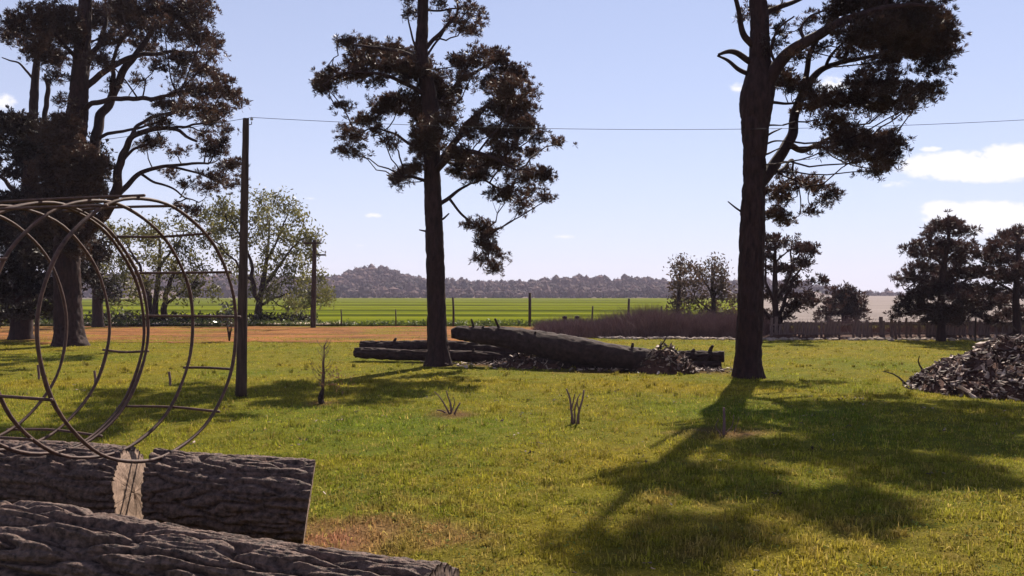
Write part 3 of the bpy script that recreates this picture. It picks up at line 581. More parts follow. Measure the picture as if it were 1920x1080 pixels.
blobs = [(1775, 422, 33, 7), (1790, 416, 19, 5), (1810, 434, 15, 6), (1765, 430, 24, 6), (1740, 443, 11, 5), (1722, 463, 17, 5), (1705, 474, 11, 4), (1750, 460, 33, 8), (1790, 463, 33, 7), (1820, 467, 21, 6), (1830, 478, 13, 7), (1770, 476, 33, 8), (1740, 480, 17, 6), (1730, 500, 21, 9), (1700, 515, 13, 6), (1690, 525, 9, 8), (1715, 520, 19, 10), (1750, 508, 28, 9), (1790, 512, 28, 10), (1825, 513, 21, 11), (1740, 545, 33, 13), (1780, 545, 33, 13), (1815, 550, 24, 13), (1720, 560, 24, 10), (1700, 575, 24, 6), (1690, 590, 19, 5), (1740, 578, 28, 12), (1780, 585, 28, 12), (1815, 585, 24, 12), (1750, 600, 24, 6), (1800, 600, 24, 6), (1715, 590, 13, 5), (1800, 490, 30, 8), (1760, 528, 34, 10), (1800, 565, 30, 12)]
tree('cedar_tree', 'layered dark cedar with a flat top, left of the pair behind the heap', 'tree', 29.4, trunk, limbs, blobs, M_PINEBARK, M_CEDAR, dens=38, tuft=(.18, .026, 18, 9, .15), group='layered cedars by the paling fence', sides=12, barkamp=.012, depth=1.0)
trunk = [(1907, 643, 15), (1906, 600, 13), (1905, 550, 11), (1908, 500, 9), (1910, 440, 5)]
limbs = [[(1908, 500, 6), (1880, 475, 4), (1850, 478, 2.5)], [(1906, 550, 6), (1870, 530, 4), (1845, 540, 2.5)], [(1906, 540, 6), (1935, 510, 4), (1965, 515, 2.5)]]
blobs = [(1895, 445, 24, 8), (1915, 439, 19, 6), (1880, 460, 21, 9), (1860, 468, 11, 7), (1850, 480, 11, 6), (1920, 465, 21, 10), (1870, 490, 24, 9), (1900, 488, 21, 9), (1930, 500, 24, 11), (1860, 515, 24, 11), (1890, 525, 21, 11), (1850, 545, 24, 12), (1880, 560, 28, 13), (1920, 550, 24, 13), (1855, 575, 24, 10), (1900, 590, 24, 10), (1935, 585, 24, 11), (1960, 520, 24, 11), (1870, 600, 19, 5), (1905, 510, 24, 10), (1950, 470, 20, 10), (1970, 560, 24, 12)]
tree('cedar_tree', 'reddish dark cedar at the right edge, right of the pair behind the heap', 'tree', 30.2, trunk, limbs, blobs, M_PINEBARK, M_CEDAR, dens=38, tuft=(.18, .026, 18, 9, .15), group='layered cedars by the paling fence', sides=12, barkamp=.012, depth=1.0)
RT = (.10, 64, .24, .15)
trunk = [(1272, 606, 8), (1272, 560, 7), (1275, 520, 5), (1278, 492, 2.5)]
blobs = [(1275, 495, 13, 6, None, .6), (1268, 505, 9, 6, None, .7), (1290, 500, 7, 6, None, .6), (1272, 525, 9, 10), (1273, 545, 11, 11), (1271, 570, 11, 13), (1284, 560, 12, 10), (1285, 530, 8, 8, None, .6), (1275, 588, 14, 10)]
tree('ivy_clad_tree', 'slim tree clad in dark leaves at the left end of the thicket trees', 'tree', 46, trunk, [[(1274, 530, 3), (1266, 508, 2), (1260, 496, 1.2)], [(1275, 520, 3), (1290, 500, 2), (1296, 490, 1)]], blobs, M_PINEBARK, M_RUSSET, 'leaf', 6, RT, None, 8, 0, depth=.5, twig_r=.014)
trunk = [(1338, 606, 11), (1338, 570, 9), (1336, 530, 6), (1335, 495, 3)]
blobs = [(1335, 492, 15, 6), (1350, 505, 16, 7), (1315, 505, 11, 6, None, .7), (1330, 515, 20, 7), (1355, 525, 15, 9), (1340, 540, 26, 10), (1320, 555, 16, 11), (1360, 550, 16, 12), (1345, 575, 26, 12), (1315, 580, 15, 9), (1372, 580, 15, 12), (1310, 530, 9, 7, None, .7), (1300, 560, 10, 9, None, .6), (1385, 560, 12, 14), (1390, 590, 14, 10), (1330, 592, 24, 8)]
tree('russet_tree', 'round russet tree against the hills, left of the bulging pine trunk', 'tree', 47, trunk, [[(1337, 560, 5), (1320, 525, 3), (1312, 505, 1.5)], [(1337, 560, 5), (1355, 530, 3), (1360, 505, 1.5)], [(1338, 585, 4), (1310, 565, 2.5), (1300, 545, 1.5)]], blobs, M_PINEBARK, M_RUSSET, 'leaf', 6, RT, None, 8, 0, depth=.8, twig_r=.014)

# low hedge along the pale track
acc = Acc()
hx = rng.uniform(-27, -10.6, 240); cen = np.stack([hx, 47.6 + rng.normal(size=240) * .3, rng.uniform(.05, .5, 240) * (.6 + .8 * np.abs(noise2(hx, hx * 0, .35, 3, 2)))], -1)
V, F = leaves(cen, 26, .16, .12); acc.add(V, F)
hd = thing('low_hedge', 'low dark hedge along the far side of the pale track', 'hedge', (-18, 47.6, 0))
acc.obj('foliage', M_HEDGE, hd)
# shrub beside the near pole
sb = thing('leafy_shrub', 'small leafy shrub with shiny leaves just left of the near pole', 'shrub', G(430, 640))
acc = Acc(); g = G(430, 640)
V, F = leaves(np.array([P(428 + rng.normal() * 8, 592 + rng.normal() * 14, g[1]) for _ in range(26)]), 10, .1, .075); acc.add(V, F); acc.obj('foliage', leaf_mat('shrub_leaves', (.03, .03, .025), (.10, .095, .08), .2, 3, .6, .3), sb)
acc = Acc()
for a, b in ((425, 575), (433, 580), (440, 600), (420, 600)): acc.add(*tube(smooth_path([g, P((430 + a) / 2, 610, g[1]), P(a, b, g[1])], 6), np.linspace(.025, .006, 6), 5))
acc.obj('stems', M_PINEBARK, sb)

# ------------------------------------------------------------------ foreground logs
def log(name, label, cat, a, b, ra, rb, nv, nu, bark=.03, skew0=0.0, skew1=0.0, group=None, lump=.08, bend=None, cut=(True, True), bf=23, stretch=.15, mat=None, bulge=None, side0=0.0, side1=0.0):
    a, b = np.asarray(a, float), np.asarray(b, float)
    t = np.linspace(0, 1, nv)[:, None]; path = a * (1 - t) + b * t
    if bend is not None: path = path + np.sin(t * PI) * np.asarray(bend)
    rad = ra * (1 - t[:, 0]) + rb * t[:, 0]
    if bulge is not None: rad = rad * (1 + bulge[1] * np.exp(-((t[:, 0] - bulge[0]) / bulge[2]) ** 2))
    V, Fs = tube(path, rad, nu, bark, bf, stretch, False, lump)
    ax = (b - a) / np.linalg.norm(b - a); L = np.linalg.norm(b - a)
    V = V.reshape(nv, nu, 3); up_ = (V[..., 2] - (a[2] * (1 - t) + b[2] * t))
    w0 = np.clip(1 - t * L / .35, 0, 1); w1 = np.clip(1 - (1 - t) * L / .35, 0, 1)
    V = V + (up_ * (skew0 * w0 + skew1 * w1))[..., None] * ax
    ln = np.cross(ax, [0, 0, 1.0]); ln = ln if ln[1] > 0 else -ln; sd_ = (V - path[:, None]) @ ln
    V = V + (sd_ * (side0 * w0 + side1 * w1))[..., None] * ax
    th = thing(name, label, cat, (a[0], a[1], 0), group)
    mk('bark', V.reshape(-1, 3), Fs, mat or M_LOGBARK, th, True)
    for k, c in enumerate(cut):
        if not c: continue
        ring = V[0 if k == 0 else -1]; ctr = ring.mean(0); s = -1 if k == 0 else 1
        off = ring - ctr; rad_ = np.linalg.norm(off, axis=1); kern = 31; pad = np.concatenate([rad_[-kern:], rad_, rad_[:kern]])
        sm = np.convolve(pad, np.ones(2 * kern + 1) / (2 * kern + 1), 'valid')[:nu]; wood = off * (np.minimum(sm * .93, rad_ * .97) / rad_)[:, None]
        fs = np.linspace(1, .05, 26); nr = len(fs) + 1
        rings = [ctr + off * .992 + ax * s * .003] + [ctr + wood * f + ax * s * (.003 + .004 * perlin(ring * 14 + f * 2)[:, None]) for f in fs]
        cols_ = [np.repeat(np.array([[.03, .016, .012]]), nu, 0)]
        ang_ = np.arange(nu) / nu * 2 * PI
        for q_, f in enumerate(fs):
            tone = (.72 if q_ % 2 else 1.0) * (1 + .22 * perlin(np.stack([np.cos(ang_) * 2, np.sin(ang_) * 2, np.full(nu, f * 5)], -1))) * rng.uniform(.85, 1.1)
            crack = np.where(np.abs(perlin(np.stack([np.cos(ang_) * 5, np.sin(ang_) * 5, np.full(nu, 3.3)], -1))) < .03, .35, 1.0)
            cols_.append(np.array([[.31, .215, .165]]) * (tone * crack)[:, None] * (1 if f > .55 else .8))
        VV = np.concatenate(rings + [ctr[None] + ax * s * .005]); i = np.arange(nu); j = (i + 1) % nu
        Q = np.concatenate([np.stack([r_ * nu + i, r_ * nu + j, (r_ + 1) * nu + j, (r_ + 1) * nu + i], -1) for r_ in range(nr - 1)])
        mk('cut_face', VV, [Q, np.stack([(nr - 1) * nu + i, (nr - 1) * nu + j, np.full(nu, nr * nu)], -1)], M_SAWN, th, False, np.concatenate(cols_ + [np.array([[.2, .13, .1]])]))
    return th
d = np.array([-.955, .297, 0]); s0 = np.array([-1.27, 5.32, .275])
log('cut_log', 'thick bark covered log with its sawn end beside the sawdust patch', 'log', s0, s0 + d * 1.11, .275, .28, 230, 230, .030, -.16, .14, 'sawn logs in the foreground', lump=.07, side0=.53, side1=.35)
s1 = s0 + d * 1.32
log('cut_log', 'left log of the rear row, pale sawn face showing under the hoop cage', 'log', s1, s1 + d * 3.2, .285, .30, 300, 220, .030, .22, 0, 'sawn logs in the foreground', lump=.07, side0=.34)
a = np.array([-.27, 3.42, .25]); b = np.array([-3.4, 4.62, .27])
log('cut_log', 'nearest log with deeply furrowed bark, lying across the bottom left corner', 'log', a, b, .235, .27, 560, 340, .044, .15, 0, 'sawn logs in the foreground', lump=.10, bf=19, stretch=.12, bulge=(.62, .10, .12))
# split sliver of pale wood beside the nearest log
V, Fs = tube(smooth_path([(-.24, 3.40, .03), (-.10, 3.42, .035), (.02, 3.47, .025)], 10), np.linspace(.035, .02, 10), 6, lump=.3)
tag(mk('wood_offcut', V, Fs, M_CUT), 'pale wood offcut lying at the right end of the nearest log', 'offcut')

# ------------------------------------------------------------------ steel hoop cage resting on the rear logs
cc = np.array([-2.308, 5.459, .545 + .834]); th = 1.232; R = .834
e = np.array([math.cos(th), math.sin(th), 0]); ax = np.array([-math.sin(th), math.cos(th), 0]); up_ = np.array([0, 0, 1.0])
cage = thing('hoop_cage', 'rusty cage of round steel hoops and rods lying on the rear logs', 'cage', (cc[0], cc[1], .54))
def hoop(c, r, wob):
    t = np.linspace(0, 2 * PI, 73)[:-1]
    rr = r * (1 + wob * np.sin(2 * t + c[0] * 7) + .004 * np.sin(5 * t + c[1] * 9) + .003 * np.sin(11 * t + c[0] * 3))
    p = c + rr[:, None] * (np.cos(t)[:, None] * e + np.sin(t)[:, None] * up_)
    p = p + ax * (.02 * np.sin(t + c[1]))[:, None]
    out = unit(p - c); k = 8; a = np.linspace(0, 2 * PI, k, endpoint=False)
    tk = .0115 * (1 + .14 * np.sin(9 * t + c[0] * 5) * np.sin(4 * t))[:, None, None]; V = p[:, None] + tk * (np.cos(a)[None, :, None] * out[:, None] + np.sin(a)[None, :, None] * ax)
    n = len(t); i = np.arange(n)[:, None] * k; j = np.arange(k)[None]; i2 = ((np.arange(n) + 1) % n)[:, None] * k; j2 = (j + 1) % k
    return V.reshape(-1, 3), np.stack([i + j, i2 + j, i2 + j2, i + j2], -1).reshape(-1, 4)
offs = (0, .385, .80, .835, 1.18, 1.60)
for k, o in enumerate(offs):
    V, F = hoop(cc + ax * o, R * (.995 if k == 3 else 1), (.004, .006, .005, .010, .006, .004)[k]); mk('hoop', V, F, M_STEEL, cage, True)
rods = [(math.radians(a_), s_, e_) for a_, s_, e_ in ((118, -.04, 1.7), (96, -.03, 1.64), (73, -.03, 1.0), (50, -.02, .9), (27, -.03, .86), (4, -.04, .84), (-14, .78, 1.22), (-22, -.02, .42), (-45, -.05, .85), (-66, .75, 1.65), (184, .36, 1.64), (205, -.02, 1.64), (228, .36, 1.2), (150, .36, 1.65))]
for a_, s_, e_ in rods:
    q = cc + (R + .018) * (math.cos(a_) * e + math.sin(a_) * up_)
    V, Fs = tube(smooth_path([q + ax * s_, q + ax * (s_ + e_) / 2 + rng.normal(size=3) * .008, q + ax * e_], 8), .0095, 7)
    mk('rod', V, Fs, M_STEEL, cage, True)

# ------------------------------------------------------------------ fallen trunks behind the middle pine
def plog(label, pts, nu=40, bark=.034, group='fallen trunks in the pile', stubs=2):
    q = smooth_path(np.array([np.append(P(a, b_, y), w * y / FPX / 2) for a, b_, y, w in pts]), 130)
    V, Fs = tube(q[:, :3], q[:, 3], nu, bark, 13, .2, True, .2)
    o = thing('fallen_trunk', label, 'log', (q[0, 0], q[0, 1], 0), group)
    mk('bark', V, Fs, M_OLDLOG, o, True)
    for k in range(stubs):
        i = int(rng.uniform(.1, .95) * 129); dd = unit(np.array([rng.normal() * .6, -abs(rng.normal()) * .5, abs(rng.normal()) + .3])); p0 = q[i, :3]; ln = q[i, 3] + rng.uniform(.05, .22)
        V, Fs = tube(smooth_path([p0, p0 + dd * ln * .6, p0 + dd * ln + rng.normal(size=3) * .03], 6), np.linspace(.05, .025, 6), 7, lump=.3); mk('branch_stub', V, Fs, M_OLDLOG, o, True)
    return o
plog('long tapering fallen trunk, its thin left end raised off the pile', [(846, 625, 19.4, 15), (862, 624, 19.4, 24), (900, 628, 19.2, 30), (960, 634, 19.0, 36), (1040, 648, 18.6, 44), (1120, 662, 18.3, 46), (1200, 676, 18.0, 44), (1245, 681, 17.9, 40)], stubs=8)
plog('upper of two thin trunks lying behind the slender pine', [(676, 649, 20.9, 17), (740, 650, 20.8, 19), (850, 651, 20.5, 22), (930, 657, 20.2, 22), (1000, 662, 19.9, 20)])
plog('lower thin trunk on the grass, left of the slender pine', [(666, 661, 20.6, 15), (690, 662, 20.5, 17), (780, 666, 20.3, 18), (880, 668, 20.1, 20), (960, 672, 19.9, 18)])
plog('upper short squared trunk at the right end of the pile', [(1255, 668, 18.7, 16), (1300, 668, 18.6, 17), (1358, 669, 18.4, 17)])
plog('lower short trunk at the right end of the pile', [(1262, 685, 18.5, 13), (1310, 685.5, 18.4, 13), (1352, 686, 18.35, 13)])
plog('dark trunk piece half buried in debris under the long trunk', [(1010, 678, 18.7, 20), (1080, 684, 18.6, 22), (1160, 688, 18.5, 18)])

# chips -------------------------------------------------------------------------
def chip_mesh(sx, sy, sz):
    n = 7; a = np.sort(rng.uniform(0, 2 * PI, n)); r = rng.uniform(.7, 1.15, n)
    top = np.stack([np.cos(a) * r * sx, np.sin(a) * r * sy, np.full(n, sz) + rng.normal(size=n) * sz * .4 + .35 * sx * (np.cos(a) * r) ** 2 * .5], -1)
    bot = top * np.array([.9, .9, 1]) - np.array([0, 0, sz * 2])
    i = np.arange(n); j = (i + 1) % n; V = np.vstack([top, bot, top.mean(0), bot.mean(0)])
    return V, [np.stack([i, j, np.full(n, 2 * n)], -1), np.stack([j + n, i + n, np.full(n, 2 * n + 1)], -1), np.stack([i, i + n, j + n, j], -1)]
def rotm(k):
    q = rng.normal(size=4); q /= np.linalg.norm(q); w, x, y, z = q
    m = np.array([[1 - 2 * (y * y + z * z), 2 * (x * y - z * w), 2 * (x * z + y * w)], [2 * (x * y + z * w), 1 - 2 * (x * x + z * z), 2 * (y * z - x * w)], [2 * (x * z - y * w), 2 * (y * z + x * w), 1 - 2 * (x * x + y * y)]])
    return m
CHIP_COLS = np.array([(.028, .014, .013), (.050, .026, .022), (.085, .05, .042), (.32, .24, .20), (.040, .019, .017), (.13, .08, .065)])
def chips(acc, pts, smin, smax, flat=.5, pale=.15):
    for p in pts:
        s = rng.uniform(smin, smax); V, Fs = chip_mesh(s, s * rng.uniform(.25, .7), s * rng.uniform(.05, .14))
        m_ = rotm(0)
        if rng.random() < flat:
            a = rng.uniform(0, 2 * PI); ti = rng.normal() * .25; m_ = np.array([[math.cos(a), -math.sin(a), 0], [math.sin(a), math.cos(a), 0], [0, 0, 1]]) @ np.array([[math.cos(ti), 0, math.sin(ti)], [0, 1, 0], [-math.sin(ti), 0, math.cos(ti)]])
        c = CHIP_COLS[3] * rng.uniform(.8, 1.3) if rng.random() < pale else CHIP_COLS[rng.integers(0, 6)] * rng.uniform(.7, 1.2)
        acc.add(V @ m_.T + p, Fs, c)
def heap(name, label, cx, cy, rx, ry, h, n_parts, n_stuff, big, small, stick=0, group=None, power=.75):
    t = thing(name, label, 'heap', (cx, cy, 0), group)
    def hz(x, y):
        r = np.sqrt(((x - cx) / rx) ** 2 + ((y - cy) / ry) ** 2)
        return h * np.clip(1 - r, 0, 1) ** power * (1 + .30 * noise2(x, y, 1.9, cx, 3)) - .02
    V, F = grid(np.linspace(cx - rx * 1.05, cx + rx * 1.05, 46), np.linspace(cy - ry * 1.05, cy + ry * 1.05, 40), lambda x, y: hz(x, y) + .035 * noise2(x, y, 7, 5, 3) - .03)
    mk('mound', V, F, M_SOIL, t, False)
    def pts(n):
        a = rng.uniform(0, 2 * PI, n); r = rng.random(n) ** .5 * 1.03
        x, y = cx + np.cos(a) * r * rx, cy + np.sin(a) * r * ry; return np.stack([x, y, hz(x, y) + rng.uniform(0, .05, n)], -1)
    if n_stuff:
        ac = Acc(); chips(ac, pts(n_stuff), small * .5, small, .35); o = ac.obj('small_bark_litter', M_CHIP, t); o['kind'] = 'stuff'
    protos = []
    for k in range(14):
        V, Fs = chip_mesh(1, rng.uniform(.3, .7), rng.uniform(.06, .15))
        base = CHIP_COLS[3] * rng.uniform(.8, 1.3) if k % 4 == 0 else CHIP_COLS[k % 6]
        protos.append(mesh('bark_piece', V, Fs, M_CHIP, False, np.repeat(base[None], len(V), 0)))
    from mathutils import Euler
    for p in pts(n_parts):
        o = bpy.data.objects.new('bark_piece', protos[rng.integers(0, 14)]); C.objects.link(o); o.parent = t
        o.location = tuple(p - ORG[t.name]); o.rotation_euler = tuple(rng.uniform(-.9, .9, 2)) + (rng.uniform(0, 6.3),); s = rng.uniform(big * .45, big); o.scale = (s, s, s)
    for k in range(stick):
        p = pts(1)[0]; dd = unit(np.array([rng.normal(), rng.normal() * .6, abs(rng.normal()) * .7 + .2])); ln = rng.uniform(.08, .26) * (1.7 if rx > 1.5 else 1)
        V, Fs = tube(smooth_path([p - dd * .1, p + dd * ln * .5 + rng.normal(size=3) * .03, p + dd * ln], 6), np.linspace(.022, .006, 6), 5); mk('broken_branch', V, Fs, M_OLDLOG, t)
    return t
heap('debris_heap', 'big heap of bark and wood chips at the right edge of the lawn', 8.75, 14.35, 1.95, 1.75, 1.0, 270, 2600, .15, .085, 46, 'heaps of wood debris')
heap('debris_heap', 'spiky tangle of roots and bark at the right end of the long trunk', 3.20, 17.7, .62, .5, .50, 50, 240, .10, .07, 24, 'heaps of wood debris', .5)
heap('debris_heap', 'low dark bark heap under the middle of the long trunk', .45, 18.9, .95, .6, .36, 40, 240, .10, .07, 16, 'heaps of wood debris', .6)
acc = Acc()
pp = []
for px, py, sx, sy, n_ in ((910, 684, .9, .35, 120), (1150, 694, .9, .25, 140), (1320, 695, .6, .35, 160), (1240, 697, .6, .25, 80), (1040, 690, .8, .2, 70)):
    g = G(px, py); pp.append(np.stack([g[0] + rng.normal(size=n_) * sx, g[1] + rng.normal(size=n_) * sy, rng.uniform(.01, .05, n_)], -1))
chips(acc, np.concatenate(pp), .03, .09, .8, .3)
stuff(tag(acc.obj('bark_litter', M_CHIP), 'scattered pale and reddish bark litter along the fallen trunks', 'bark litter'))

# ------------------------------------------------------------------ poles and wires
def pole(label, px0, py0, px1, py1, w0, w1, Y, group=None):
    a, b = P(px0, py0, Y), P(px1, py1, Y); a[2] = -.05
    t = thing('utility_pole', label, 'pole', (a[0], a[1], 0), group)
    n = 24; tt = np.linspace(0, 1, n)[:, None]
    V, Fs = tube(a * (1 - tt) + b * tt, np.linspace(w0, w1, n) * Y / FPX / 2, 14, .006, 20, .1, True, .05)
    mk('shaft', V, Fs, M_POLE, t, True); return t, b
YP = GY(745)
np_, top = pole('tall leaning wooden pole standing on the lawn right of the hoop cage', 452, 746, 461, 222, 21, 11, YP, 'wooden utility poles')
V, Fs = tube([top + (0, 0, -.10), top + (.05, 0, -.10), top + (.09, 0, -.09), top + (.09, 0, -.05)], .007, 6); br_ = mk('bracket', V, Fs, M_STEEL, np_)
ins = top + np.array([.09, 0, -.03]); V, Fs = tube([ins, ins + (0, 0, .02), ins + (0, 0, .05)], [.016, .024, .012], 8); mk('insulator', V, Fs, M_PORC, br_, True)
YQ = GY(615)
fp, ftop = pole('far wooden pole with short crossarms at the edge of the field', 587, 616, 590, 450, 10, 8, YQ, 'wooden utility poles')
arms = []
for px, py, w in ((586, 456, 34), (600, 478, 22)):
    c = P(px, py, YQ - .12); V, F = box(c, (w * YQ / FPX, .07, .08)); arms.append(mk('crossarm', V, F, M_POLE, fp))
for px, py, ai in ((571, 451, 0), (601, 451, 0), (610, 473, 1)):
    c = P(px, py, YQ - .12); V, Fs = tube([c + (0, 0, -.06), c + (0, 0, 0), c + (0, 0, .07)], [.03, .045, .025], 7); mk('insulator', V, Fs, M_PORC, arms[ai])
def wire(label, a, b, sag, r=.0042):
    t = np.linspace(0, 1, 40)[:, None]; p = np.asarray(a) * (1 - t) + np.asarray(b) * t; p[:, 2] -= 4 * sag * (t * (1 - t))[:, 0]
    V, Fs = tube(p, r, 5); return tag(mk('power_line', V, Fs, M_WIRE, smooth=True), label, 'wire', 'overhead wires')
endr = P(2330, 195, YP + 1.2)
wire('thin overhead wire crossing the sky right of the near pole', ins + np.array([0, 0, .045]), endr, .30)
wire('overhead wire leaving the near pole to the left, before the broad pine', ins + np.array([0, 0, .045]), P(-260, 300, YP + 4), .12)
pole('wooden pole carrying the overhead wire, right of the lawn', 2330, 745, 2330, 186, 21, 12, YP + 1.2, 'wooden utility poles')
wire('upper faint wire running left from the far pole crossarm', P(571, 449, YQ - .12), P(-400, 420, YQ - 2), .5, .006)
wire('lower faint wire running left from the far pole crossarm', P(601, 449, YQ - .12), P(-400, 462, YQ - 2), .5, .006)

# ------------------------------------------------------------------ field fence, thicket and paling fence
fence = thing('wire_fence', 'post and wire fence along the edge of the green field', 'fence', (0, 43.2, 0))
posts = []
for px, ptop, w in ((640, 580, 2.5), (742, 580, 2.5), (850, 558, 4), (993, 549, 5.5), (1110, 574, 3), (1178, 560, 4.5), (1240, 574, 3)):
    y = 43.2 + rng.normal() * .1; a = P(px, 600, y); z1 = P(px, ptop, y)[2]; posts.append((a[0], y))
    V, Fs = tube([(a[0], y, -.05), (a[0] + .01, y, z1 / 2), (a[0] + rng.normal() * .02, y, z1)], w * y / FPX / 2, 7, lump=.1); mk('post', V, Fs, M_POLE, fence, True)
for z in (.3, .62, .94, 1.22):
    p = [(posts[0][0], posts[0][1], z)]
    for a_, b_ in zip(posts, posts[1:]): p += [((a_[0] + b_[0]) / 2, (a_[1] + b_[1]) / 2, z - .02), (b_[0], b_[1] - .05, z)]
    V, Fs = tube(p, .005, 4); mk('wire_strand', V, Fs, M_WIRE, fence)
for px, lab in ((1059, 'left of two short capped posts in the thicket'), (1082, 'right of two short capped posts in the thicket')):
    g = G(px, 628); t = thing('short_post', lab, 'post', g, 'short capped posts')
    V, Fs = tube([g + (0, 0, -.05), g + (0, 0, .3), g + (0, 0, .68)], .055, 8); mk('shaft', V, Fs, M_PALING, t, True)
    V, Fs = tube([g + (0, 0, .66), g + (0, 0, .72), g + (0, 0, .77)], [.10, .11, .05], 8); mk('cap', V, Fs, M_OLDLOG, t, True)

# dry thicket: a mass of bare twigs
def twig_mass(n, xf, hf, r=.007):
    x, y = xf(n); h = hf(x, n)
    base = np.stack([x, y, np.zeros(n)], -1); lean = rng.normal(size=(n, 3)) * np.array([.22, .22, 0])
    mid = base + np.stack([0 * x, 0 * x, h * .5], -1) + lean * h[:, None] * .6
    tip = base + np.stack([0 * x, 0 * x, h], -1) + lean * h[:, None] * 1.6 + rng.normal(size=(n, 3)) * .06
    s = unit(np.cross(tip - base, rng.normal(size=(n, 3)))) * r * rng.uniform(.6, 1.5, (n, 1))
    V = np.stack([base - s, base + s, mid + s * .8, mid - s * .8, tip], 1).reshape(-1, 3); i = np.arange(n)[:, None] * 5
    return V, [i + np.array([[0, 1, 2, 3]]), i + np.array([[3, 2, 4]])]
def tx(n):
    y = rng.uniform(31.6, 36.5, n); px = 1000 + 440 * rng.random(n) ** .8; return (px - 960) / FPX * y, y
def thh(x, n):
    px = 960 + x / 34 * FPX
    prof = np.interp(px, [990, 1010, 1060, 1120, 1180, 1205, 1225, 1250, 1300, 1440], [.3, .65, .75, .8, .95, 1.25, 1.3, 1.0, .95, .95])
    return prof * rng.uniform(.35, 1.08, n) * (1 + .2 * noise2(x, x * 0, 1.1, 4, 3))
acc = Acc(); acc.add(*twig_mass(26000, tx, thh)); 
stuff(tag(acc.obj('dry_thicket', M_TWIG), 'purplish brown dry thicket of bare twigs behind the lawn', 'thicket'))
def tx2(n):
    y = rng.uniform(31.2, 33.5, n); px = rng.uniform(1425, 1990, n); return (px - 960) / FPX * y, y
acc = Acc(); acc.add(*twig_mass(9000, tx2, lambda x, n: rng.uniform(.2, .75, n) * (1 + .35 * noise2(x, x * 0, .9, 14, 3))))
stuff(tag(acc.obj('dry_brush', M_TWIG), 'dry purplish brush growing behind the low paling fence', 'brush'))
pf = thing('paling_fence', 'low weathered paling fence below the cedars at the right', 'fence', (14, 30.9, 0))
pal = []
for k in range(5):
    V, F = box((0, 0, .33), (.095, .02, .72)); V = V + rng.normal(size=V.shape) * .006; V[V[:, 2] > .3, 2] += rng.normal() * .03
    pal.append(mesh('paling', V, F, M_PALING))
x = 9.4
while x < 20.4:
    if rng.random() < .86:
        o = bpy.data.objects.new('paling', pal[rng.integers(0, 5)]); C.objects.link(o); o.parent = pf
        o.location = (x - 14, rng.normal() * .01, rng.normal() * .03 - .02); o.rotation_euler = (rng.normal() * .03, rng.normal() * .04, rng.normal() * .06); o.scale = (rng.uniform(.8, 1.2), 1, rng.uniform(.88, 1.1))
    x += rng.uniform(.115, .16)
for z in (.2, .52):
    V, F = box((14.9, 30.94, z), (11.2, .04, .06)); mk('rail', V, F, M_PALING, pf)
for xx in np.arange(9.6, 20.4, 1.9):
    V, F = box((xx, 31.0, .38), (.1, .1, .86)); mk('post', V, F, M_PALING, pf)
tp = G(1829, 641); V, Fs = tube([tp + (0, 0, -.05), tp + (0, 0, .4), tp + (.01, 0, .82)], .03, 7); tag(mk('thin_stake', V, Fs, M_POLE), 'thin dark stake standing between the two cedars', 'stake')
# rubble and clods along the foot of thicket and fence
acc = Acc()
n_ = 420; x = rng.uniform(3.2, 20, n_); y = 30.4 + .25 * noise2(x, x * 0, .5, 6, 2) + rng.normal(size=n_) * .22 + np.clip((9 - x) * .16, 0, 1.2)
bmx = bmesh.new(); bmesh.ops.create_icosphere(bmx, subdivisions=1, radius=1)
JV = np.array([v.co[:] for v in bmx.verts]); JF = np.array([[v.index for v in f.verts] for f in bmx.faces]); bmx.free()
for a_, b_ in zip(x, y):
    s = rng.uniform(.03, .10); d_ = 1 + .22 * rng.normal(size=len(JV))[:, None]
    acc.add(JV * d_ * np.array([s * 1.6, s, s * .7]) + np.array([a_, b_, s * .3]), JF)
stuff(tag(acc.obj('stone_rubble', M_STONE), 'row of small stones and clods at the foot of the thicket and fence', 'rubble'))
# low earth bank under the cedars and cypress
def bank(x, y): return np.clip(.20 - ((y - 31.3) / 1.0) ** 2 * .2, -.05, 1) * (1 + .4 * noise2(x, y, .7, 5, 3)) * np.clip((x - 8.6) / 1.0, 0, 1) - .02
V, F = grid(np.linspace(8.5, 22, 120), np.linspace(30.2, 32.5, 14), bank)
struct(mk('earth_bank', V, F, M_SOIL, smooth=True))

# ------------------------------------------------------------------ pruned shrubs, saplings and stakes on the lawn
def shrub(name, label, cat, base, stems, bark=M_TWIG, group=None):
    g = G(*base); t = thing(name, label, cat, g, group)
    for s in stems:
        q = smooth_path(np.array([np.append(P(a, b_, g[1] + (dz if True else 0)), w * .62 * g[1] / FPX / 2) for a, b_, w, dz in s]), 9)
        q[0, 2] = min(q[0, 2], -.01)
        V, Fs = tube(q[:, :3], q[:, 3], 6, lump=.25); mk('stem', V, Fs, bark, t, True)
    return t
shrub('pruned_shrub', 'forked pruned shrub of upright bare stems in the middle of the lawn', 'shrub', (1080, 796),
      [[(1075, 796, 8, 0), (1071, 768, 7, 0), (1068, 745, 6, 0), (1062, 729, 5, 0)], [(1082, 796, 8, 0), (1086, 770, 7, 0), (1092, 750, 6, 0), (1095, 731, 5, 0)], [(1078, 794, 6, .05), (1078, 766, 5, .05), (1084, 748, 4, .05)], [(1071, 768, 5, 0), (1075, 752, 4, 0), (1078, 738, 3, 0)], [(1086, 770, 4, 0), (1082, 752, 4, -.05), (1088, 738, 3, -.05)]], group='pruned shrubs on the lawn')
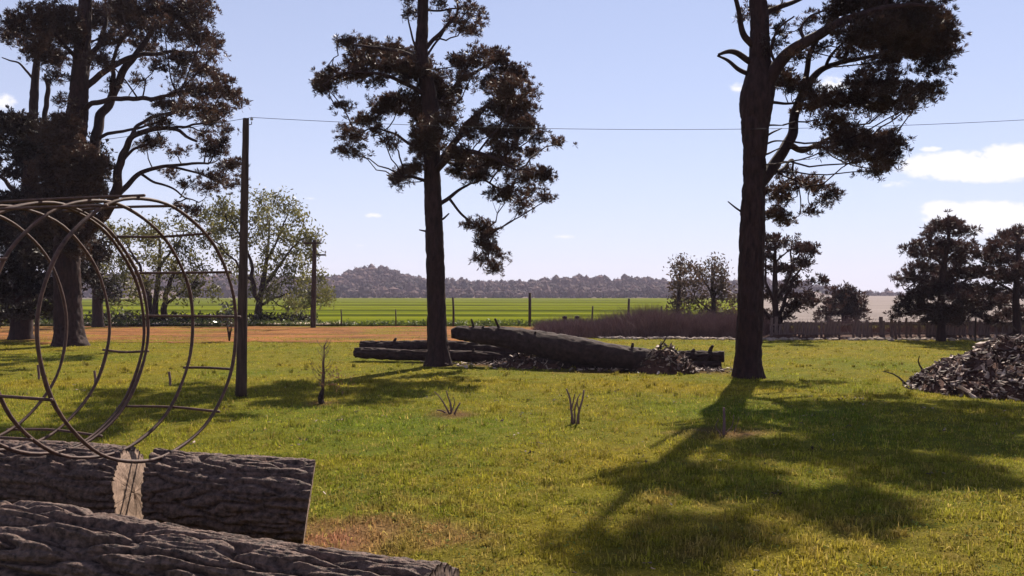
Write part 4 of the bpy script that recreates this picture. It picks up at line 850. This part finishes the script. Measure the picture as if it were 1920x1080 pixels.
shrub('pruned_shrub', 'low pruned shrub with splayed stubs on a brown patch', 'shrub', (845, 776),
      [[(846, 776, 7, 0), (845, 758, 6, 0), (840, 744, 4.5, 0), (837, 733, 4, 0)], [(843, 776, 6, 0), (832, 756, 5, 0), (824, 744, 3.5, 0), (814, 734, 2.5, 0)], [(852, 776, 6, 0), (857, 765, 5, 0), (863, 755, 4, 0)], [(838, 776, 6, .05), (828, 770, 5, .05), (818, 769, 4, .05)], [(846, 774, 4, .1), (852, 756, 3, .1), (850, 744, 2, .1)]], group='pruned shrubs on the lawn')
shrub('pruned_shrub', 'small upright stub with thin shoots inside the right tree shadow', 'shrub', (1357, 817),
      [[(1357, 817, 10, 0), (1358, 790, 9, 0), (1357, 764, 7, 0)], [(1360, 812, 4, .05), (1372, 800, 3, .05), (1376, 778, 2, .05)], [(1352, 814, 4, -.05), (1342, 800, 3, -.05), (1348, 785, 2, -.05)], [(1376, 812, 3, .1), (1382, 795, 2, .1), (1386, 782, 1.5, .1)]], group='pruned shrubs on the lawn')
st = [[(605, 757, 5, 0), (606, 720, 5, 0), (606, 680, 4, 0), (609, 650, 3, 0), (614, 634, 1.5, 0)]]
for k in range(18):
    y0 = rng.uniform(640, 735); s_ = rng.choice([-1, 1]); ln = rng.uniform(8, 24) * (1.4 if y0 > 690 else .8); dz = rng.normal() * .12
    st.append([(606, y0, 2.2, 0), (606 + s_ * ln * .5, y0 - ln * .45, 1.6, dz * .5), (606 + s_ * ln * .8, y0 - ln * 1.1, .9, dz)])
sp = shrub('bare_sapling', 'thin bare sapling wrapped at its base, in front of the left fallen trunks', 'sapling', (604, 757), st)
g = G(604, 757); acc = Acc()
V, F = leaves(np.array([P(615 + rng.normal() * 22, 708 + rng.normal() * 12, g[1] + rng.normal() * .15) for _ in range(46)]), 4, .03, .022); acc.add(V, F); acc.obj('dry_leaves', leaf_mat('dead_leaves', (.10, .05, .025), (.22, .12, .06), .3, 5), sp)
V, Fs = tube(smooth_path([g + (0, 0, -.01), g + (-.02, -.02, .08), g + (0, -.01, .17), g + (.015, 0, .23)], 10), np.array([.062, .066, .06, .055, .05, .052, .045, .036, .03, .02]) * .8, 9, lump=.5); mk('trunk_wrap', V, Fs, M_OLDLOG, sp)
for px, p0, p1, lab in ((319, 722, 697, 'short thin stake in the grass behind the hoops, right one'), (73, 712, 684, 'short thin stake in the grass behind the hoops, left one'), (179, 720, 695, 'short thin stake in the grass behind the hoops, middle one')):
    g = G(px, p0); V, Fs = tube([g + (0, 0, -.03), g + (0, 0, .1), (g[0] - .02, g[1], P(px, p1, g[1])[2])], .022, 6); tag(mk('thin_stake', V, Fs, M_TWIG), lab, 'stake', 'thin stakes in the lawn')

# ------------------------------------------------------------------ grass
def blades(x, y, ln, w, seg2):
    n = len(x); z = turf_z(x, y) - .004; a = rng.uniform(0, 2 * PI, n); le = np.abs(rng.normal(size=n)) * .75
    d = np.stack([np.cos(a), np.sin(a), 0 * a], -1); s = np.stack([-np.sin(a), np.cos(a), 0 * a], -1) * w[:, None] / 2
    b = np.stack([x, y, z], -1); m_ = b + d * (ln * le * .3)[:, None]; m_[:, 2] += ln * .6
    t = b + d * (ln * le)[:, None]; t[:, 2] += ln * np.clip(1 - .35 * le, .3, 1)
    c = turf_col(x, y) * rng.uniform(.65, 1.35, (n, 1)); dry = rng.random(n) < .16; c[dry] = np.array([.34, .255, .07]) * rng.uniform(.7, 1.3, (dry.sum(), 1))
    if seg2:
        V = np.stack([b - s, b + s, m_ + s * .8, m_ - s * .8, t], 1); i = np.arange(n)[:, None] * 5
        return V.reshape(-1, 3), [i + np.array([[0, 1, 2, 3]]), i + np.array([[3, 2, 4]])], np.repeat(c, 5, 0)
    V = np.stack([b - s, b + s, t], 1); i = np.arange(n)[:, None] * 3
    return V.reshape(-1, 3), [i + np.array([[0, 1, 2]])], np.repeat(c, 3, 0)
def scatter(n, y0, y1):
    y = np.sqrt(rng.random(n) * (y1 * y1 - y0 * y0) + y0 * y0); x = rng.uniform(-1, 1, n) * (.72 * y + 1.2)
    keep = rng.random(n) < np.clip(.6 + .6 * noise2(x, y, 2.6, 70, 2) + .7 * noise2(x, y, 9, 80, 2), .06, 1)
    for bx, by, rx, ry in BARE: keep &= rng.random(n) > .8 * blotch(x, y, bx, by, rx, ry)
    keep &= rng.random(n) > .35 * blotch(x, y, SAWDUST[0], SAWDUST[1], .75, .45)
    return x[keep], y[keep]
acc = Acc()
for n_, y0, y1, l0, l1, w0, s2 in ((210000, 3.0, 8.5, .016, .040, .0062, True), (220000, 8.5, 16, .016, .042, .011, False), (130000, 16, 32, .018, .040, .020, False)):
    x, y = scatter(n_, y0, y1)
    big_ = 1 + .6 * np.clip(noise2(x, y, 1.7, 90, 2), -.6, 1.2)
    acc.add(*blades(x, y, rng.uniform(l0, l1, len(x)) * big_, np.full(len(x), w0) * rng.uniform(.6, 1.4, len(x)), s2))
for n_, y0, y1, per, w0, s2 in ((5200, 3.0, 8.5, 26, .0075, True), (9000, 8.5, 16, 14, .013, False), (7000, 16, 31, 10, .022, False)):   # tussocks
    x, y = scatter(n_, y0, y1); k = len(x); sp_ = np.repeat(rng.uniform(.02, .075, k), per); ht = np.repeat(rng.uniform(.03, .078, k), per)
    tone = np.repeat(rng.uniform(.5, 1.35, k), per)
    xx = np.repeat(x, per) + rng.normal(size=k * per) * sp_; yy = np.repeat(y, per) + rng.normal(size=k * per) * sp_
    V_, F_, c_ = blades(xx, yy, ht * rng.uniform(.5, 1.2, k * per), np.full(k * per, w0) * rng.uniform(.6, 1.4, k * per), s2)
    acc.add(V_, F_, c_ * np.repeat(tone, 5 if s2 else 3)[:, None])
x, y = scatter(900, 3.4, 20); k = len(x); per = 16
tl = rng.uniform(.05, .12, k); xx = np.repeat(x, per) + rng.normal(size=k * per) * .03; yy = np.repeat(y, per) + rng.normal(size=k * per) * .03
V_, F_, c_ = blades(xx, yy, np.repeat(tl, per) * rng.uniform(.5, 1.2, k * per), np.full(k * per, .007) * np.repeat(np.maximum(1, y / 7), per), True); acc.add(V_, F_, c_ * np.repeat(np.repeat(rng.uniform(.45, 1.1, k), per), 5)[:, None])
x = rng.uniform(-34, 6, 60000); y = rng.uniform(27.5, 42, 60000); kp = noise2(x * .45, y, .6, 150, 3) + .10 * np.abs(y - 36) / 3 + .25 * rng.normal(size=60000) > .42; x, y = x[kp], y[kp]
acc.add(*blades(x, y, rng.uniform(.03, .08, len(x)), np.full(len(x), .03), False))
stuff(tag(acc.obj('grass', M_BLADE), 'short yellowish green grass covering the lawn', 'grass'))
# broad clover and weed leaves among the grass
x, y = scatter(26000, 3.0, 13)
pat = noise2(x, y, 1.2, 120, 2) > .05; x, y = x[pat], y[pat]
cen = np.stack([x, y, turf_z(x, y) + rng.uniform(.015, .04, len(x))], -1)
V, F = leaves(cen, 3, .015, .013)
V[:, 2] = np.repeat(np.repeat(cen[:, 2], 3), 4) + (V[:, 2] - np.repeat(np.repeat(cen[:, 2], 3), 4)) * .45
c = np.repeat(np.array([.085, .125, .028]) * rng.uniform(.6, 1.5, (len(x) * 3, 1)), 4, 0)
stuff(tag(mk('clover', V, F, M_BLADE, col=c), 'small broad clover and weed leaves among the grass', 'clover'))
# dead leaves and bark crumbs strewn over the lawn
acc = Acc(); x, y = scatter(700, 3.6, 15); kp = noise2(x, y, .5, 200, 2) > -.05; x, y = x[kp][:300], y[kp][:300]
for a_, b_ in zip(x, y):
    m_ = rng.integers(1, 5); chips(acc, np.stack([a_ + rng.normal(size=m_) * .05, b_ + rng.normal(size=m_) * .05, np.full(m_, turf_z(np.array([a_]), np.array([b_]))[0] + .025)], -1), .010, .03, .6, .02)
stuff(tag(acc.obj('leaf_litter', M_CHIP), 'dead brown leaves and bark crumbs strewn over the lawn', 'leaf litter'))
# weeds on the edge of the field
x = rng.uniform(-34, 6, 2600); y = 43.5 + np.abs(rng.normal(size=2600)) * .7
cen = np.stack([x, y, rng.uniform(.03, .2, 2600)], -1); V, F = leaves(cen, 6, .07, .07)
stuff(tag(mk('field_weeds', V, F, leaf_mat('field_weed_leaves', (.03, .045, .010), (.10, .12, .02), .4, .6)), 'rough green weeds between the red earth and the field', 'weeds'))

# ------------------------------------------------------------------ haze over the far hills
V, F = box((0, 470, 17), (1780, 1040, 37))
m = bpy.data.materials.new('haze'); m.use_nodes = True
n, l = m.node_tree.nodes, m.node_tree.links
n.clear(); o_ = n.new('ShaderNodeOutputMaterial'); pv = n.new('ShaderNodeVolumePrincipled')
pv.inputs['Color'].default_value = (.80, .74, .95, 1); pv.inputs['Density'].default_value = .0003
l.new(pv.outputs[0], o_.inputs['Volume'])
hz_ = mk('haze', V, F, m)
stuff(tag(hz_, 'thin pale haze in the air over the fields and hills', 'haze'))
